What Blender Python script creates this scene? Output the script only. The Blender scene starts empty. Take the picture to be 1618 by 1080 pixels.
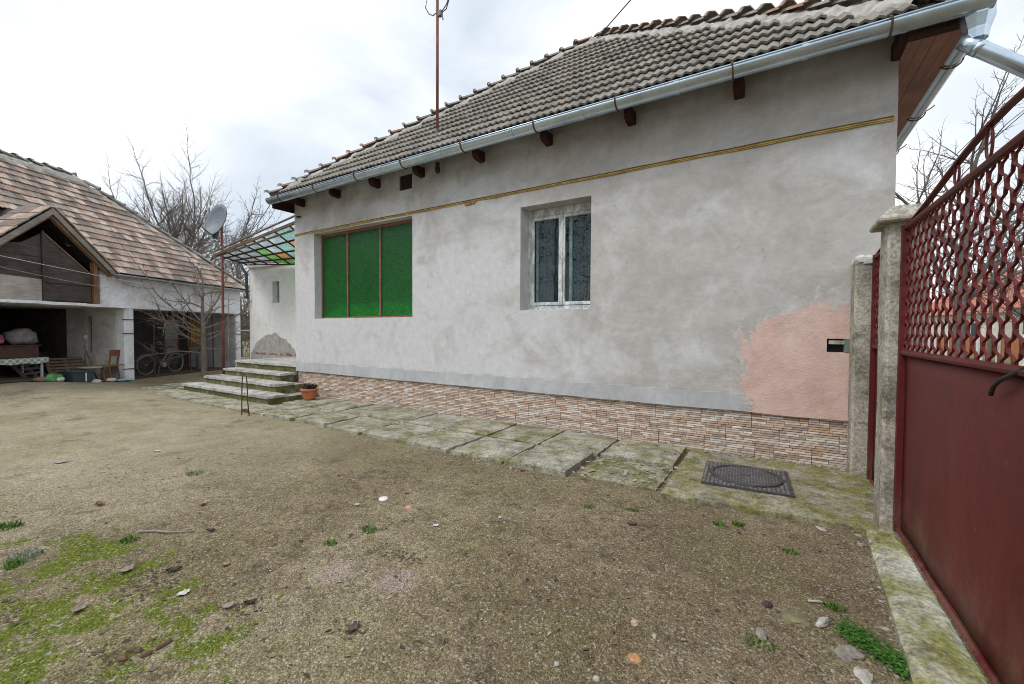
import bpy, bmesh, math, random
import numpy as np
from mathutils import Vector, Matrix, noise as mnoise

scene = bpy.context.scene
COL = scene.collection
PI = math.pi

# ------------------------------------------------------------------ camera, sky, sun, exposure
CAM = Vector((0.0, -5.7, 1.5))
F_PX, CX, CY = 671.0, 809.0, 540.0
yaw, pitch, roll = math.radians(31.5), math.radians(-1.54), math.radians(0.3)
fwd = Vector((-math.sin(yaw)*math.cos(pitch), math.cos(yaw)*math.cos(pitch), math.sin(pitch)))
rt0 = Vector((math.cos(yaw), math.sin(yaw), 0)); up0 = rt0.cross(fwd)
rt = rt0*math.cos(roll) + up0*math.sin(roll)
up = up0*math.cos(roll) - rt0*math.sin(roll)
cam_data = bpy.data.cameras.new('camera')
cam_data.sensor_fit = 'HORIZONTAL'; cam_data.sensor_width = 36.0
cam_data.lens = F_PX/1618.0*36.0
cam_data.clip_start = 0.05; cam_data.clip_end = 3000
cam = bpy.data.objects.new('camera', cam_data); COL.objects.link(cam)
M3 = Matrix((rt, up, -fwd)).transposed()
cam.matrix_world = Matrix.Translation(CAM) @ M3.to_4x4()
scene.camera = cam

SUN_EL, SUN_AZ = math.radians(52), math.radians(212)      # azimuth clockwise from +Y
world = bpy.data.worlds.new('World'); scene.world = world; world.use_nodes = True
wt = world.node_tree; wt.nodes.clear()
wo = wt.nodes.new('ShaderNodeOutputWorld'); mixs = wt.nodes.new('ShaderNodeMixShader')
b1 = wt.nodes.new('ShaderNodeBackground'); b2 = wt.nodes.new('ShaderNodeBackground')
sky = wt.nodes.new('ShaderNodeTexSky'); sky.sky_type = 'NISHITA'; sky.sun_disc = False
sky.sun_elevation = SUN_EL; sky.sun_rotation = SUN_AZ
wt.links.new(sky.outputs[0], b1.inputs[0]); b1.inputs[1].default_value = 0.10
wtc = wt.nodes.new('ShaderNodeTexCoord'); wmap = wt.nodes.new('ShaderNodeMapping')
wmap.inputs['Scale'].default_value = (1.0, 1.0, 2.2); wmap.inputs['Location'].default_value = (2.3, 0.4, 0.7)
wn = wt.nodes.new('ShaderNodeTexNoise'); wn.inputs['Scale'].default_value = 1.5
wn.inputs['Detail'].default_value = 6; wn.inputs['Roughness'].default_value = 0.52
wn.inputs['Distortion'].default_value = 0.5
wr = wt.nodes.new('ShaderNodeValToRGB')
wr.color_ramp.elements[0].position = 0.34; wr.color_ramp.elements[0].color = (0.60, 0.67, 0.75, 1)
wr.color_ramp.elements[1].position = 0.60; wr.color_ramp.elements[1].color = (0.97, 0.99, 1.01, 1)
wt.links.new(wtc.outputs['Generated'], wmap.inputs[0]); wt.links.new(wmap.outputs[0], wn.inputs['Vector'])
wt.links.new(wn.outputs['Fac'], wr.inputs[0]); wt.links.new(wr.outputs[0], b2.inputs[0])
b2.inputs[1].default_value = 1.0
mixs.inputs[0].default_value = 0.93
wt.links.new(b1.outputs[0], mixs.inputs[1]); wt.links.new(b2.outputs[0], mixs.inputs[2])
wt.links.new(mixs.outputs[0], wo.inputs[0])

sun_data = bpy.data.lights.new('sun', 'SUN'); sun_data.energy = 1.5; sun_data.angle = math.radians(28)
sun_data.color = (1.0, 0.97, 0.93)
sun = bpy.data.objects.new('sun', sun_data); COL.objects.link(sun)
sd = Vector((math.sin(SUN_AZ)*math.cos(SUN_EL), math.cos(SUN_AZ)*math.cos(SUN_EL), math.sin(SUN_EL)))
sun.rotation_euler = (-sd).to_track_quat('-Z', 'Y').to_euler()
vs = scene.view_settings
vs.view_transform = 'Standard'; vs.look = 'None'; vs.gamma = 1.0; vs.exposure = 0.34
vs.use_curve_mapping = False
scene.cycles.pixel_filter_type = 'BLACKMAN_HARRIS'; scene.cycles.filter_width = 1.0

# ------------------------------------------------------------------ helpers
def R(a): return math.radians(a)
def ray(px, py): return fwd + rt*((px-CX)/F_PX) - up*((py-CY)/F_PX)
def on_z(px, py, z=0.0):
    d = ray(px, py); return CAM + d*((z-CAM.z)/d.z)
def sstep(a, b, x):
    t = max(0.0, min(1.0, (x-a)/(b-a))); return t*t*(3-2*t)
def gz(x, y):                                       # height of the yard
    h = 0.25*sstep(-9.0, -15.0, x)*sstep(-1.0, -3.6, y)
    if -16 < x < 3 and -9 < y < 1:
        h += 0.012*mnoise.noise(Vector((x*0.9, y*0.9, 3.1))) + 0.006*mnoise.noise(Vector((x*3.1, y*3.1, 1.7))) - 0.012
    return h
def on_ground(px, py):
    p = on_z(px, py, 0.0)
    for _ in range(4): p = on_z(px, py, gz(p.x, p.y))
    return p

class MB:
    def __init__(s): s.v = []; s.f = []; s.c = None
    def quad(s, a, b, c, d):
        n = len(s.v); s.v += [tuple(a), tuple(b), tuple(c), tuple(d)]; s.f.append((n, n+1, n+2, n+3)); return s
    def poly(s, pts):
        n = len(s.v); s.v += [tuple(p) for p in pts]; s.f.append(tuple(range(n, n+len(pts)))); return s
    def box(s, x0, x1, y0, y1, z0, z1, M=None):
        P = [(x0,y0,z0),(x1,y0,z0),(x1,y1,z0),(x0,y1,z0),(x0,y0,z1),(x1,y0,z1),(x1,y1,z1),(x0,y1,z1)]
        if M is not None: P = [tuple(M @ Vector(p)) for p in P]
        n = len(s.v); s.v += P
        for q in ((0,3,2,1),(4,5,6,7),(0,1,5,4),(1,2,6,5),(2,3,7,6),(3,0,4,7)): s.f.append(tuple(n+i for i in q))
        return s
    def beam(s, a, b, w, h, upv=(0,0,1)):
        a = Vector(a); b = Vector(b); d = (b-a).normalized(); u = Vector(upv)
        if abs(d.dot(u)) > .99: u = Vector((1,0,0))
        x = d.cross(u).normalized(); y = x.cross(d).normalized()
        P = []
        for p in (a, b):
            for i, j in ((-1,-1),(1,-1),(1,1),(-1,1)): P.append(tuple(p + x*(w/2*i) + y*(h/2*j)))
        n = len(s.v); s.v += P
        for q in ((3,2,1,0),(4,5,6,7),(0,1,5,4),(1,2,6,5),(2,3,7,6),(3,0,4,7)): s.f.append(tuple(n+i for i in q))
        return s
    def tube(s, pts, rad, k=6, caps=True):
        pts = [Vector(p) for p in pts]
        if not hasattr(rad, '__len__'): rad = [rad]*len(pts)
        n0 = len(s.v); ref = None
        for i, p in enumerate(pts):
            if i == 0: d = pts[1]-p
            elif i == len(pts)-1: d = p-pts[i-1]
            else: d = pts[i+1]-pts[i-1]
            if d.length < 1e-9: d = Vector((0,0,1))
            d.normalize()
            if ref is None:
                ref = Vector((0,0,1)) if abs(d.z) < .9 else Vector((1,0,0))
            x = d.cross(ref)
            if x.length < 1e-6: x = d.cross(Vector((.3,.9,.1)))
            x.normalize(); y = d.cross(x).normalized(); ref = -y if False else ref
            for j in range(k):
                a = 2*PI*j/k; s.v.append(tuple(p + x*(rad[i]*math.cos(a)) + y*(rad[i]*math.sin(a))))
        for i in range(len(pts)-1):
            for j in range(k):
                a = n0+i*k+j; b = n0+i*k+(j+1) % k
                s.f.append((a, a+k, b+k, b))
        if caps:
            s.f.append(tuple(n0+j for j in range(k))); m = n0+(len(pts)-1)*k
            s.f.append(tuple(m+j for j in reversed(range(k))))
        return s
    def lathe(s, prof, k=24, c=(0,0,0)):
        n0 = len(s.v)
        for r, z in prof:
            for j in range(k):
                a = 2*PI*j/k; s.v.append((c[0]+r*math.cos(a), c[1]+r*math.sin(a), c[2]+z))
        for i in range(len(prof)-1):
            for j in range(k):
                a = n0+i*k+j; b = n0+i*k+(j+1) % k; s.f.append((a, b, b+k, a+k))
        return s
    def prism(s, pts2, axis, d0, d1):
        # outline pts2 extruded between d0 and d1 along axis ('x','y','z')
        def mk(p, d): return {'x': (d, p[0], p[1]), 'y': (p[0], d, p[1]), 'z': (p[0], p[1], d)}[axis]
        n = len(s.v); k = len(pts2)
        s.v += [mk(p, d0) for p in pts2] + [mk(p, d1) for p in pts2]
        s.f.append(tuple(range(n, n+k))); s.f.append(tuple(reversed(range(n+k, n+2*k))))
        for i in range(k): j = (i+1) % k; s.f.append((n+i, n+k+i, n+k+j, n+j))
        return s
    def mesh(s, name, mat=None, smooth=False, fix=True):
        me = bpy.data.meshes.new(name); me.from_pydata(s.v, [], s.f); 
        if s.c is not None:
            at = me.color_attributes.new('Col', 'FLOAT_COLOR', 'CORNER')
            i = 0
            for fi, p in enumerate(me.polygons):
                for _ in p.loop_indices: at.data[i].color = s.c[fi]; i += 1
        if fix:
            bm = bmesh.new(); bm.from_mesh(me); bmesh.ops.recalc_face_normals(bm, faces=bm.faces); bm.to_mesh(me); bm.free()
        if smooth:
            for p in me.polygons: p.use_smooth = True
        if mat: me.materials.append(mat)
        me.update(); return me
    def build(s, name, mat=None, parent=None, smooth=False, fix=True):
        return add(name, s.mesh(name, mat, smooth, fix), parent)

def add(name, me, parent=None, M=None):
    o = bpy.data.objects.new(name, me); COL.objects.link(o)
    if parent is not None: o.parent = parent
    if M is not None: o.matrix_local = M
    return o
def empty(name, loc=(0,0,0), rz=0.0):
    o = bpy.data.objects.new(name, None); COL.objects.link(o); o.location = loc; o.rotation_euler = (0,0,rz)
    o.empty_display_size = 0.2; return o
def tag(o, label=None, cat=None, group=None, kind=None):
    if label: o['label'] = label
    if cat: o['category'] = cat
    if group: o['group'] = group
    if kind: o['kind'] = kind
    return o
def bevel(o, w=0.01, seg=1):
    m = o.modifiers.new('bevel', 'BEVEL'); m.width = w; m.segments = seg; m.limit_method = 'ANGLE'; return o

# ------------------------------------------------------------------ material kit
class NT:
    def __init__(s, name):
        s.m = bpy.data.materials.new(name); s.m.use_nodes = True; s.t = s.m.node_tree
        s.b = s.t.nodes['Principled BSDF']; s.tc = s.t.nodes.new('ShaderNodeTexCoord'); s.geo = None
    def L(s, a, b): s.t.links.new(a, b)
    def val(s, sock, v):
        if hasattr(v, 'is_output') or isinstance(v, bpy.types.NodeSocket): s.L(v, sock)
        elif isinstance(v, (tuple, list)) and len(v) == 3 and sock.type == 'RGBA': sock.default_value = (*v, 1)
        else: sock.default_value = v
    def co(s, sc=(1,1,1), kind='Object', loc=(0,0,0), rot=(0,0,0)):
        mp = s.t.nodes.new('ShaderNodeMapping'); s.L(s.tc.outputs[kind], mp.inputs[0])
        mp.inputs['Scale'].default_value = sc; mp.inputs['Location'].default_value = loc; mp.inputs['Rotation'].default_value = rot
        return mp.outputs[0]
    def pos(s):
        if s.geo is None: s.geo = s.t.nodes.new('ShaderNodeNewGeometry')
        return s.geo.outputs['Position']
    def noise(s, scale=5, detail=4, rough=.55, vec=None, dist=0, col=False):
        n = s.t.nodes.new('ShaderNodeTexNoise'); n.inputs['Scale'].default_value = scale
        n.inputs['Detail'].default_value = detail; n.inputs['Roughness'].default_value = rough; n.inputs['Distortion'].default_value = dist
        s.L(vec if vec is not None else s.tc.outputs['Object'], n.inputs['Vector'])
        return n.outputs['Color' if col else 'Fac']
    def voro(s, scale=5, feature='F1', vec=None, out='Distance', rand=1.0):
        n = s.t.nodes.new('ShaderNodeTexVoronoi'); n.feature = feature; n.inputs['Scale'].default_value = scale
        n.inputs['Randomness'].default_value = rand
        s.L(vec if vec is not None else s.tc.outputs['Object'], n.inputs['Vector']); return n.outputs[out]
    def ramp(s, fac, stops, interp='LINEAR'):
        n = s.t.nodes.new('ShaderNodeValToRGB'); cr = n.color_ramp; cr.interpolation = interp
        while len(cr.elements) < len(stops): cr.elements.new(0.5)
        for e, (p, c) in zip(cr.elements, stops):
            e.position = p; e.color = (*c, 1) if isinstance(c, (tuple, list)) else (c, c, c, 1)
        s.L(fac, n.inputs[0]); return n.outputs[0]
    def mix(s, fac, a, b, mode='MIX'):
        n = s.t.nodes.new('ShaderNodeMix'); n.data_type = 'RGBA'; n.blend_type = mode
        s.val(n.inputs[0], fac); s.val(n.inputs[6], a); s.val(n.inputs[7], b); return n.outputs[2]
    def math(s, op, a, b=0.0, clamp=False):
        n = s.t.nodes.new('ShaderNodeMath'); n.operation = op; n.use_clamp = clamp
        s.val(n.inputs[0], a); s.val(n.inputs[1], b); return n.outputs[0]
    def sep(s, vec):
        n = s.t.nodes.new('ShaderNodeSeparateXYZ'); s.L(vec, n.inputs[0]); return n.outputs
    def comb(s, x, y, z):
        n = s.t.nodes.new('ShaderNodeCombineXYZ'); s.val(n.inputs[0], x); s.val(n.inputs[1], y); s.val(n.inputs[2], z); return n.outputs[0]
    def rnd(s):
        n = s.t.nodes.new('ShaderNodeObjectInfo')
        if s.geo is None: s.geo = s.t.nodes.new('ShaderNodeNewGeometry')
        return s.math('FRACT', s.math('ADD', n.outputs['Random'], s.geo.outputs['Random Per Island']))
    def attr(s, name='Col'):
        n = s.t.nodes.new('ShaderNodeVertexColor'); n.layer_name = name; return n.outputs[0]
    def mapr(s, v, a, b, c=0.0, d=1.0, smooth=False):
        n = s.t.nodes.new('ShaderNodeMapRange'); n.clamp = True
        if smooth: n.interpolation_type = 'SMOOTHSTEP'
        s.val(n.inputs[0], v)
        for i, x in enumerate((a, b, c, d)): n.inputs[i+1].default_value = x
        return n.outputs[0]
    def bump(s, h, strength=.4, dist=.01, prev=None):
        n = s.t.nodes.new('ShaderNodeBump'); n.inputs['Strength'].default_value = strength; n.inputs['Distance'].default_value = dist
        s.L(h, n.inputs['Height'])
        if prev is not None: s.L(prev, n.inputs['Normal'])
        return n.outputs[0]
    def out(s, col=None, rough=None, normal=None, metal=None, spec=None, **kw):
        if col is not None: s.val(s.b.inputs['Base Color'], col)
        if rough is not None: s.val(s.b.inputs['Roughness'], rough)
        if metal is not None: s.val(s.b.inputs['Metallic'], metal)
        if spec is not None: s.val(s.b.inputs['Specular IOR Level'], spec)
        if normal is not None: s.L(normal, s.b.inputs['Normal'])
        for k, v in kw.items(): s.val(s.b.inputs[k.replace('_', ' ')], v)
        return s.m
def plain(name, c, rough=.7, var=.25, scale=8, metal=0, spec=.3, bump=.15, bscale=40, world=False):
    n = NT(name); v = n.pos() if world else None
    f = n.noise(scale, 5, .6, v); d = tuple(x*(1-var) for x in c); l = tuple(min(1, x*(1+var)) for x in c)
    col = n.ramp(f, [(.3, d), (.7, l)])
    g = n.noise(bscale, 4, .6, v)
    col = n.mix(.35, col, n.mix(1, col, n.ramp(g, [(.3, .7), (.7, 1.2)]), 'MULTIPLY'))
    return n.out(col, rough, n.bump(g, bump, .004), metal, spec)

# ---- plaster of the house wall (world = object coordinates: x along wall, z up)
def m_plaster():
    n = NT('house_plaster'); P = n.tc.outputs['Object']; x, y, z = n.sep(P)
    big = n.noise(.55, 5, .6, P, .4); mid = n.noise(1.7, 6, .62, n.co((1,1,1.5)), .6); fine = n.noise(9, 6, .65, P)
    col = n.ramp(mid, [(.28, (.385,.370,.350)), (.5, (.455,.440,.422)), (.72, (.53,.518,.50))])
    # pale lime-washed patches, most of them low on the left half of the wall
    mleft = n.math('MULTIPLY', n.mapr(x, -1.3, -4.6, 0, 1, True), n.mapr(z, 4.2, 1.6, .35, 1, True))
    pw = n.ramp(n.math('ADD', n.math('MULTIPLY', mleft, .26), n.math('MULTIPLY', n.noise(1.15, 6, .6, n.co((1,1,1.2), loc=(3,0,1)), .5), .86)), [(.46, 0), (.60, 1)])
    col = n.mix(n.math('MULTIPLY', pw, .85), col, (.60,.61,.625))
    sp = n.ramp(n.noise(2.6, 5, .6, n.co(loc=(7,2,5)), .8), [(.56, 0), (.72, 1)])
    col = n.mix(n.math('MULTIPLY', sp, .35), col, (.60,.605,.61))
    # grey trowel stains
    st = n.ramp(n.noise(1.3, 7, .68, n.co((1,1,.8), loc=(-4,0,9)), 1.1), [(.53, 0), (.72, 1)])
    col = n.mix(n.math('MULTIPLY', st, .38), col, (.33,.31,.285))
    # darker vertical streaks towards the eaves
    sk = n.noise(3.2, 5, .6, n.co((1,1,.13)), .3)
    skm = n.math('MULTIPLY', n.mapr(z, 3.55, 4.3, 0, 1, True), n.ramp(sk, [(.42, 0), (.68, 1)]))
    col = n.mix(n.math('MULTIPLY', skm, .42), col, (.30,.275,.25))
    # hairline cracks / joint lines
    cr = n.voro(.42, 'DISTANCE_TO_EDGE', n.mix(.30, P, n.noise(2.5, 6, .6, P, 0, True)))
    crm = n.math('MULTIPLY', n.ramp(cr, [(.0, 1), (.004, 0)]), n.ramp(n.noise(.9, 3, .5, n.co(loc=(2,5,8))), [(.5, 0), (.6, 1)]))
    col = n.mix(n.math('MULTIPLY', crm, .16), col, (.22,.21,.2))
    fl = n.math('MULTIPLY', n.ramp(n.noise(14, 3, .5, n.co((1,1,.6), loc=(1,1,1)), 1.5), [(.68, 0), (.74, 1)]), .35)
    col = n.mix(fl, col, (.24,.22,.2))
    # newer cement band above the plinth
    edge = n.math('ADD', .765, n.math('MULTIPLY', n.math('SUBTRACT', n.noise(2.2, 6, .7, n.comb(x, 0, 0)), .5), .11))
    dz = n.math('SUBTRACT', z, edge)
    band = n.mapr(dz, .006, -.004, 0, 1)
    bcol = n.ramp(n.noise(2.2, 6, .6, n.co((1,1,.7), loc=(0,0,4)), .5), [(.3, (.39,.40,.415)), (.55, (.46,.475,.495)), (.75, (.53,.54,.56))])
    bst = n.ramp(n.noise(5, 6, .65, n.co((1,1,.35), loc=(9,0,4)), .4), [(.52, 0), (.75, 1)])
    bcol = n.mix(n.math('MULTIPLY', bst, .55), bcol, (.25,.255,.265))
    col = n.mix(n.math('MULTIPLY', band, .88), col, bcol)
    lip = n.math('MULTIPLY', n.math('MULTIPLY', n.mapr(dz, -.012, .004, 0, 1), n.mapr(dz, .03, .004, 0, 1)), n.ramp(n.noise(2.4, 4, .6, n.comb(x, 0, 0)), [(.45, 0), (.62, 1)]))
    # old pink render showing at the gate end
    ex = n.math('ADD', x, n.math('MULTIPLY', n.math('SUBTRACT', n.noise(4.0, 8, .76, n.co(loc=(5,1,2)), .6), .5), 1.15))
    ez = n.math('ADD', z, n.math('MULTIPLY', n.math('SUBTRACT', n.noise(2.8, 7, .76, n.co(loc=(1,8,2)), .6), .5), 1.5))
    left = n.mapr(ex, -.28, -.255, 0, 1)
    dv = n.math('ADD', ez, n.math('MULTIPLY', n.math('ABSOLUTE', n.math('SUBTRACT', x, .38)), .55))
    top = n.mapr(dv, 1.87, 1.845, 0, 1)
    pk = n.math('MULTIPLY', left, top)
    wide = n.math('MULTIPLY', n.mapr(ex, -.52, -.30, 0, 1), n.mapr(dv, 2.12, 1.88, 0, 1))
    crumb = n.math('MULTIPLY', n.math('MULTIPLY', wide, n.math('SUBTRACT', 1.0, pk)), n.ramp(n.noise(7, 8, .75, n.co(loc=(8,3,1)), .8), [(.50, 0), (.57, 1)]))
    col = n.mix(n.math('MULTIPLY', crumb, .8), col, (.62,.575,.55))
    pcol = n.ramp(n.noise(3, 6, .6, n.co(loc=(0,0,7))), [(.25, (.54,.365,.315)), (.5, (.645,.465,.41)), (.75, (.70,.53,.475))])
    scr = n.math('MULTIPLY', n.ramp(n.noise(4.5, 7, .7, n.co(loc=(3,3,3)), .7), [(.56, 0), (.64, 1)]), n.mapr(z, 1.25, 1.75, .15, .8))
    pcol = n.mix(scr, pcol, (.60,.55,.53))
    lip = n.math('MULTIPLY', lip, n.math('SUBTRACT', 1.0, pk))
    col = n.mix(n.math('MULTIPLY', lip, .6), col, (.25,.24,.23))
    col = n.mix(pk, col, pcol)
    fv = n.ramp(fine, [(.25, .88), (.75, 1.1)])
    col = n.mix(1, col, fv, 'MULTIPLY')
    h1 = n.math('ADD', n.math('MULTIPLY', n.noise(2.2, 7, .6, P, .6), 1.0), n.math('MULTIPLY', n.noise(22, 5, .6, P), .16))
    h1 = n.math('SUBTRACT', h1, n.math('MULTIPLY', crm, .12))
    h1 = n.math('ADD', h1, n.math('MULTIPLY', n.math('MULTIPLY', band, n.math('SUBTRACT', 1.0, pk)), .25))
    stc = n.math('MULTIPLY', n.math('MULTIPLY', n.noise(30, 6, .6, P, 1.2), pk), .55)
    h = n.math('SUBTRACT', n.math('ADD', h1, stc), n.math('MULTIPLY', pk, .35))
    return n.out(col, .93, n.bump(h, .55, .022), 0, .2)

def m_tile_roof(name, cols, lichen=(.36,.35,.31), moss=(.16,.16,.05), lic=.5, mossamt=.72, streak=False):
    n = NT(name); r = n.rnd()
    k = len(cols); c = n.ramp(r, [(i/k, cols[i]) for i in range(k)], 'CONSTANT')
    P = n.pos()
    f = n.noise(7, 6, .65, P, .4)
    c = n.mix(n.math('MULTIPLY', n.ramp(f, [(.42, 0), (.66, 1)]), lic), c, lichen)
    g = n.noise(38, 5, .65, P)
    c = n.mix(1, c, n.ramp(g, [(.28, .55), (.72, 1.25)]), 'MULTIPLY')
    if streak:
        sk = n.noise(5, 5, .7, n.co((5.5, .6, 1)), .3)
        c = n.mix(1, c, n.ramp(sk, [(.32, .5), (.5, 1.0), (.68, 1.2)]), 'MULTIPLY')
    sp = n.ramp(n.noise(60, 3, .5, P), [(.62, 0), (.7, 1)])
    c = n.mix(n.math('MULTIPLY', sp, .35), c, (.5,.49,.45))
    ms = n.ramp(n.noise(2.1, 6, .7, P, .3), [(mossamt-.08, 0), (mossamt+.05, 1)])
    c = n.mix(n.math('MULTIPLY', ms, .8), c, moss)
    return n.out(c, .95, n.bump(n.math('ADD', g, n.math('MULTIPLY', f, .6)), .5, .008), 0, .15)

def m_galv(name='galvanised_steel', base=(.56,.67,.78)):
    n = NT(name); P = n.pos()
    v = n.voro(38, 'F1', P, 'Color'); f = n.noise(3, 5, .6, P, .3)
    c = n.mix(.05, base, v); c = n.mix(1, c, n.ramp(f, [(.3, .78), (.7, 1.12)]), 'MULTIPLY')
    d = n.ramp(n.noise(5, 6, .7, n.co((1,1,1), loc=(4,4,4)), .5), [(.58, 0), (.75, 1)])
    c = n.mix(n.math('MULTIPLY', d, .12), c, (.40,.40,.40))
    return n.out(c, n.mapr(f, .3, .7, .17, .30), n.bump(n.noise(2.5, 3, .5, P), .15, .01), .85, .5)

def m_concrete(name, base=(.34,.33,.30), moss=(.17,.18,.04), amt=.5, side=False, dark=(.2,.19,.16)):
    n = NT(name); P = n.pos()
    f = n.noise(2.6, 7, .66, P, .3); g = n.noise(45, 5, .6, P)
    c = n.ramp(f, [(.28, dark), (.48, base), (.75, tuple(min(1, x*1.35) for x in base))])
    m = n.noise(3.4, 7, .7, P, .4)
    mk = n.ramp(m, [(amt-.05, 0), (amt+.12, 1)])
    mc = n.mix(n.noise(18, 4, .6, P), tuple(x*.6 for x in moss), tuple(x*1.35 for x in moss))
    if side:      # risers: moss clings to faces that do not look up
        nz = n.sep(n.geo.outputs['True Normal'])[2]
        sm = n.mapr(nz, .85, .3, .0, 1)
        mk = n.math('MULTIPLY', n.ramp(n.noise(3.0, 7, .72, P, .3), [(.30, 0), (.48, 1)]), sm)
    c = n.mix(n.math('MULTIPLY', mk, .85), c, mc)
    sp2 = n.ramp(n.noise(9, 8, .75, P, .6), [(.34, .45), (.5, 1.0), (.7, 1.2)])
    c = n.mix(1, c, sp2, 'MULTIPLY')
    c = n.mix(1, c, n.ramp(g, [(.3, .55), (.7, 1.3)]), 'MULTIPLY')
    w = n.ramp(n.noise(80, 2, .5, P), [(.64, 0), (.7, 1)])
    c = n.mix(n.math('MULTIPLY', w, .35), c, (.55,.54,.5))
    return n.out(c, .95, n.bump(n.math('ADD', n.math('MULTIPLY', g, .6), f), .6, .012), 0, .15)

def m_ground():
    n = NT('yard_soil'); P = n.pos(); x, y, z = n.sep(P)
    a = n.noise(.55, 6, .6, P, .4); b = n.noise(3.2, 6, .65, P, .5); g = n.noise(95, 4, .6, P); 
    c = n.ramp(a, [(.33, (.16,.126,.076)), (.5, (.27,.222,.142)), (.68, (.355,.305,.212))])
    c = n.mix(n.ramp(b, [(.32, .75), (.62, 0)]), c, (.165,.128,.075))
    sp3 = n.ramp(n.noise(13, 7, .75, P, .5), [(.36, .55), (.5, 1.0), (.68, 1.18)])
    c = n.mix(1, c, sp3, 'MULTIPLY')
    # paler trampled ground farther into the yard
    far = n.math('MULTIPLY', n.mapr(x, -3.2, -7.5, 0, 1, True), n.mapr(y, -.8, -2.2, 0.2, 1, True))
    c = n.mix(n.math('MULTIPLY', far, n.mapr(b, .3, .65, .95, .45)), c, (.455,.40,.285))
    c = n.mix(n.math('MULTIPLY', far, n.ramp(n.noise(1.6, 6, .7, n.co(kind='Object', loc=(2,2,2)), .6), [(.5, 0), (.66, .55)])), c, (.24,.2,.14))
    # brown damp soil by the gate
    nr = n.math('MULTIPLY', n.mapr(x, -2.2, .2, 0, 1, True), n.mapr(n.noise(1.1, 5, .6, P), .3, .65, 1, .25))
    c = n.mix(n.math('MULTIPLY', nr, .6), c, (.165,.125,.085))
    dk = n.ramp(n.noise(2.3, 7, .7, n.co(loc=(6,1,0)), .4), [(.56, 0), (.68, 1)])
    c = n.mix(n.math('MULTIPLY', dk, .62), c, (.095,.075,.052))
    ol = n.ramp(n.noise(.9, 6, .66, n.co(loc=(1,9,0)), .5), [(.48, 0), (.66, 1)])
    c = n.mix(n.math('MULTIPLY', ol, .4), c, (.19,.175,.07))
    # moss cover in the near left of the yard
    dx = n.math('DIVIDE', n.math('ADD', x, 3.1), 2.0); dy = n.math('DIVIDE', n.math('ADD', y, 5.0), .82)
    d2 = n.math('ADD', n.math('MULTIPLY', dx, dx), n.math('MULTIPLY', dy, dy))
    reg = n.mapr(d2, 1.15, .05, 0, 1)
    mm = n.math('ADD', n.noise(3.3, 8, .72, n.co(loc=(3,4,0)), .5), n.math('MULTIPLY', reg, .17))
    mk = n.math('MULTIPLY', n.ramp(mm, [(.64, 0), (.70, 1)]), n.mapr(reg, 0, .12, 0, 1))
    mc = n.mix(n.noise(30, 4, .6, P), (.07,.092,.012), (.17,.215,.022))
    c = n.mix(n.math('MULTIPLY', mk, .9), c, mc)
    for (gx, gy) in ((-2.29,-4.05), (-1.91,-3.9)):
        ddx = n.math('SUBTRACT', x, gx); ddy = n.math('SUBTRACT', y, gy)
        rr_ = n.math('ADD', n.math('SQRT', n.math('ADD', n.math('MULTIPLY', ddx, ddx), n.math('MULTIPLY', ddy, ddy))), n.math('MULTIPLY', n.math('SUBTRACT', b, .5), .25))
        c = n.mix(n.mapr(rr_, .15, .08, 0, .7), c, (.34,.27,.235))
    # grains of gravel
    vc = n.voro(120, 'F1', P, 'Color'); vd = n.voro(120, 'F1', P, 'Distance')
    gr = n.sep(vc)[0]
    c = n.mix(1, c, n.ramp(gr, [(.0, .55), (.5, .95), (.85, 1.2), (1.0, 1.75)]), 'MULTIPLY')
    vb = n.sep(n.voro(85, 'F1', P, 'Color'))[0]
    c = n.mix(n.ramp(vb, [(.93, 0), (.97, .6)]), c, (.45,.43,.37))
    c = n.mix(1, c, n.ramp(g, [(.3, .7), (.7, 1.2)]), 'MULTIPLY')
    h = n.math('ADD', n.math('MULTIPLY', n.math('SUBTRACT', .6, vd), .5), n.math('ADD', n.math('MULTIPLY', b, 1.2), n.math('MULTIPLY', g, .4)))
    return n.out(c, .97, n.bump(h, .8, .014), 0, .12)

def m_red_paint(name='red_gate_paint', k=1.0):
    n = NT(name); P = n.pos()
    f = n.noise(1.6, 6, .62, n.co((1,1,.45)), .5); g = n.noise(28, 5, .6, P)
    c = n.ramp(f, [(.28, (.066*k,.011*k,.011*k)), (.5, (.115*k,.018*k,.017*k)), (.75, (.165*k,.038*k,.034*k))])
    ru = n.ramp(n.noise(6, 7, .7, P, .4), [(.62, 0), (.74, 1)])
    c = n.mix(n.math('MULTIPLY', ru, .55), c, (.16,.07,.035))
    sc = n.ramp(n.noise(30, 4, .6, n.co((1,1,.25))), [(.70, 0), (.76, 1)])
    c = n.mix(n.math('MULTIPLY', sc, .5), c, (.33,.2,.17))
    mud = n.math('MULTIPLY', n.mapr(n.sep(P)[2], .55, .08, 0, 1, True), n.ramp(n.noise(5, 7, .72, n.co((1,1,.5), loc=(2,2,2))), [(.42, 0), (.62, 1)]))
    c = n.mix(n.math('MULTIPLY', mud, .5), c, (.20,.14,.10))
    rn = n.math('MULTIPLY', n.ramp(n.noise(7, 6, .7, n.co((1,1,.08), loc=(6,2,1))), [(.60, 0), (.70, 1)]), .4)
    c = n.mix(rn, c, (.10,.045,.03))
    c = n.mix(1, c, n.ramp(g, [(.3, .85), (.7, 1.1)]), 'MULTIPLY')
    return n.out(c, n.mapr(f, .3, .7, .42, .62), n.bump(n.math('ADD', n.math('MULTIPLY', g, .15), n.noise(1.3, 4, .5, P)), .25, .02), 0, .22)

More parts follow.
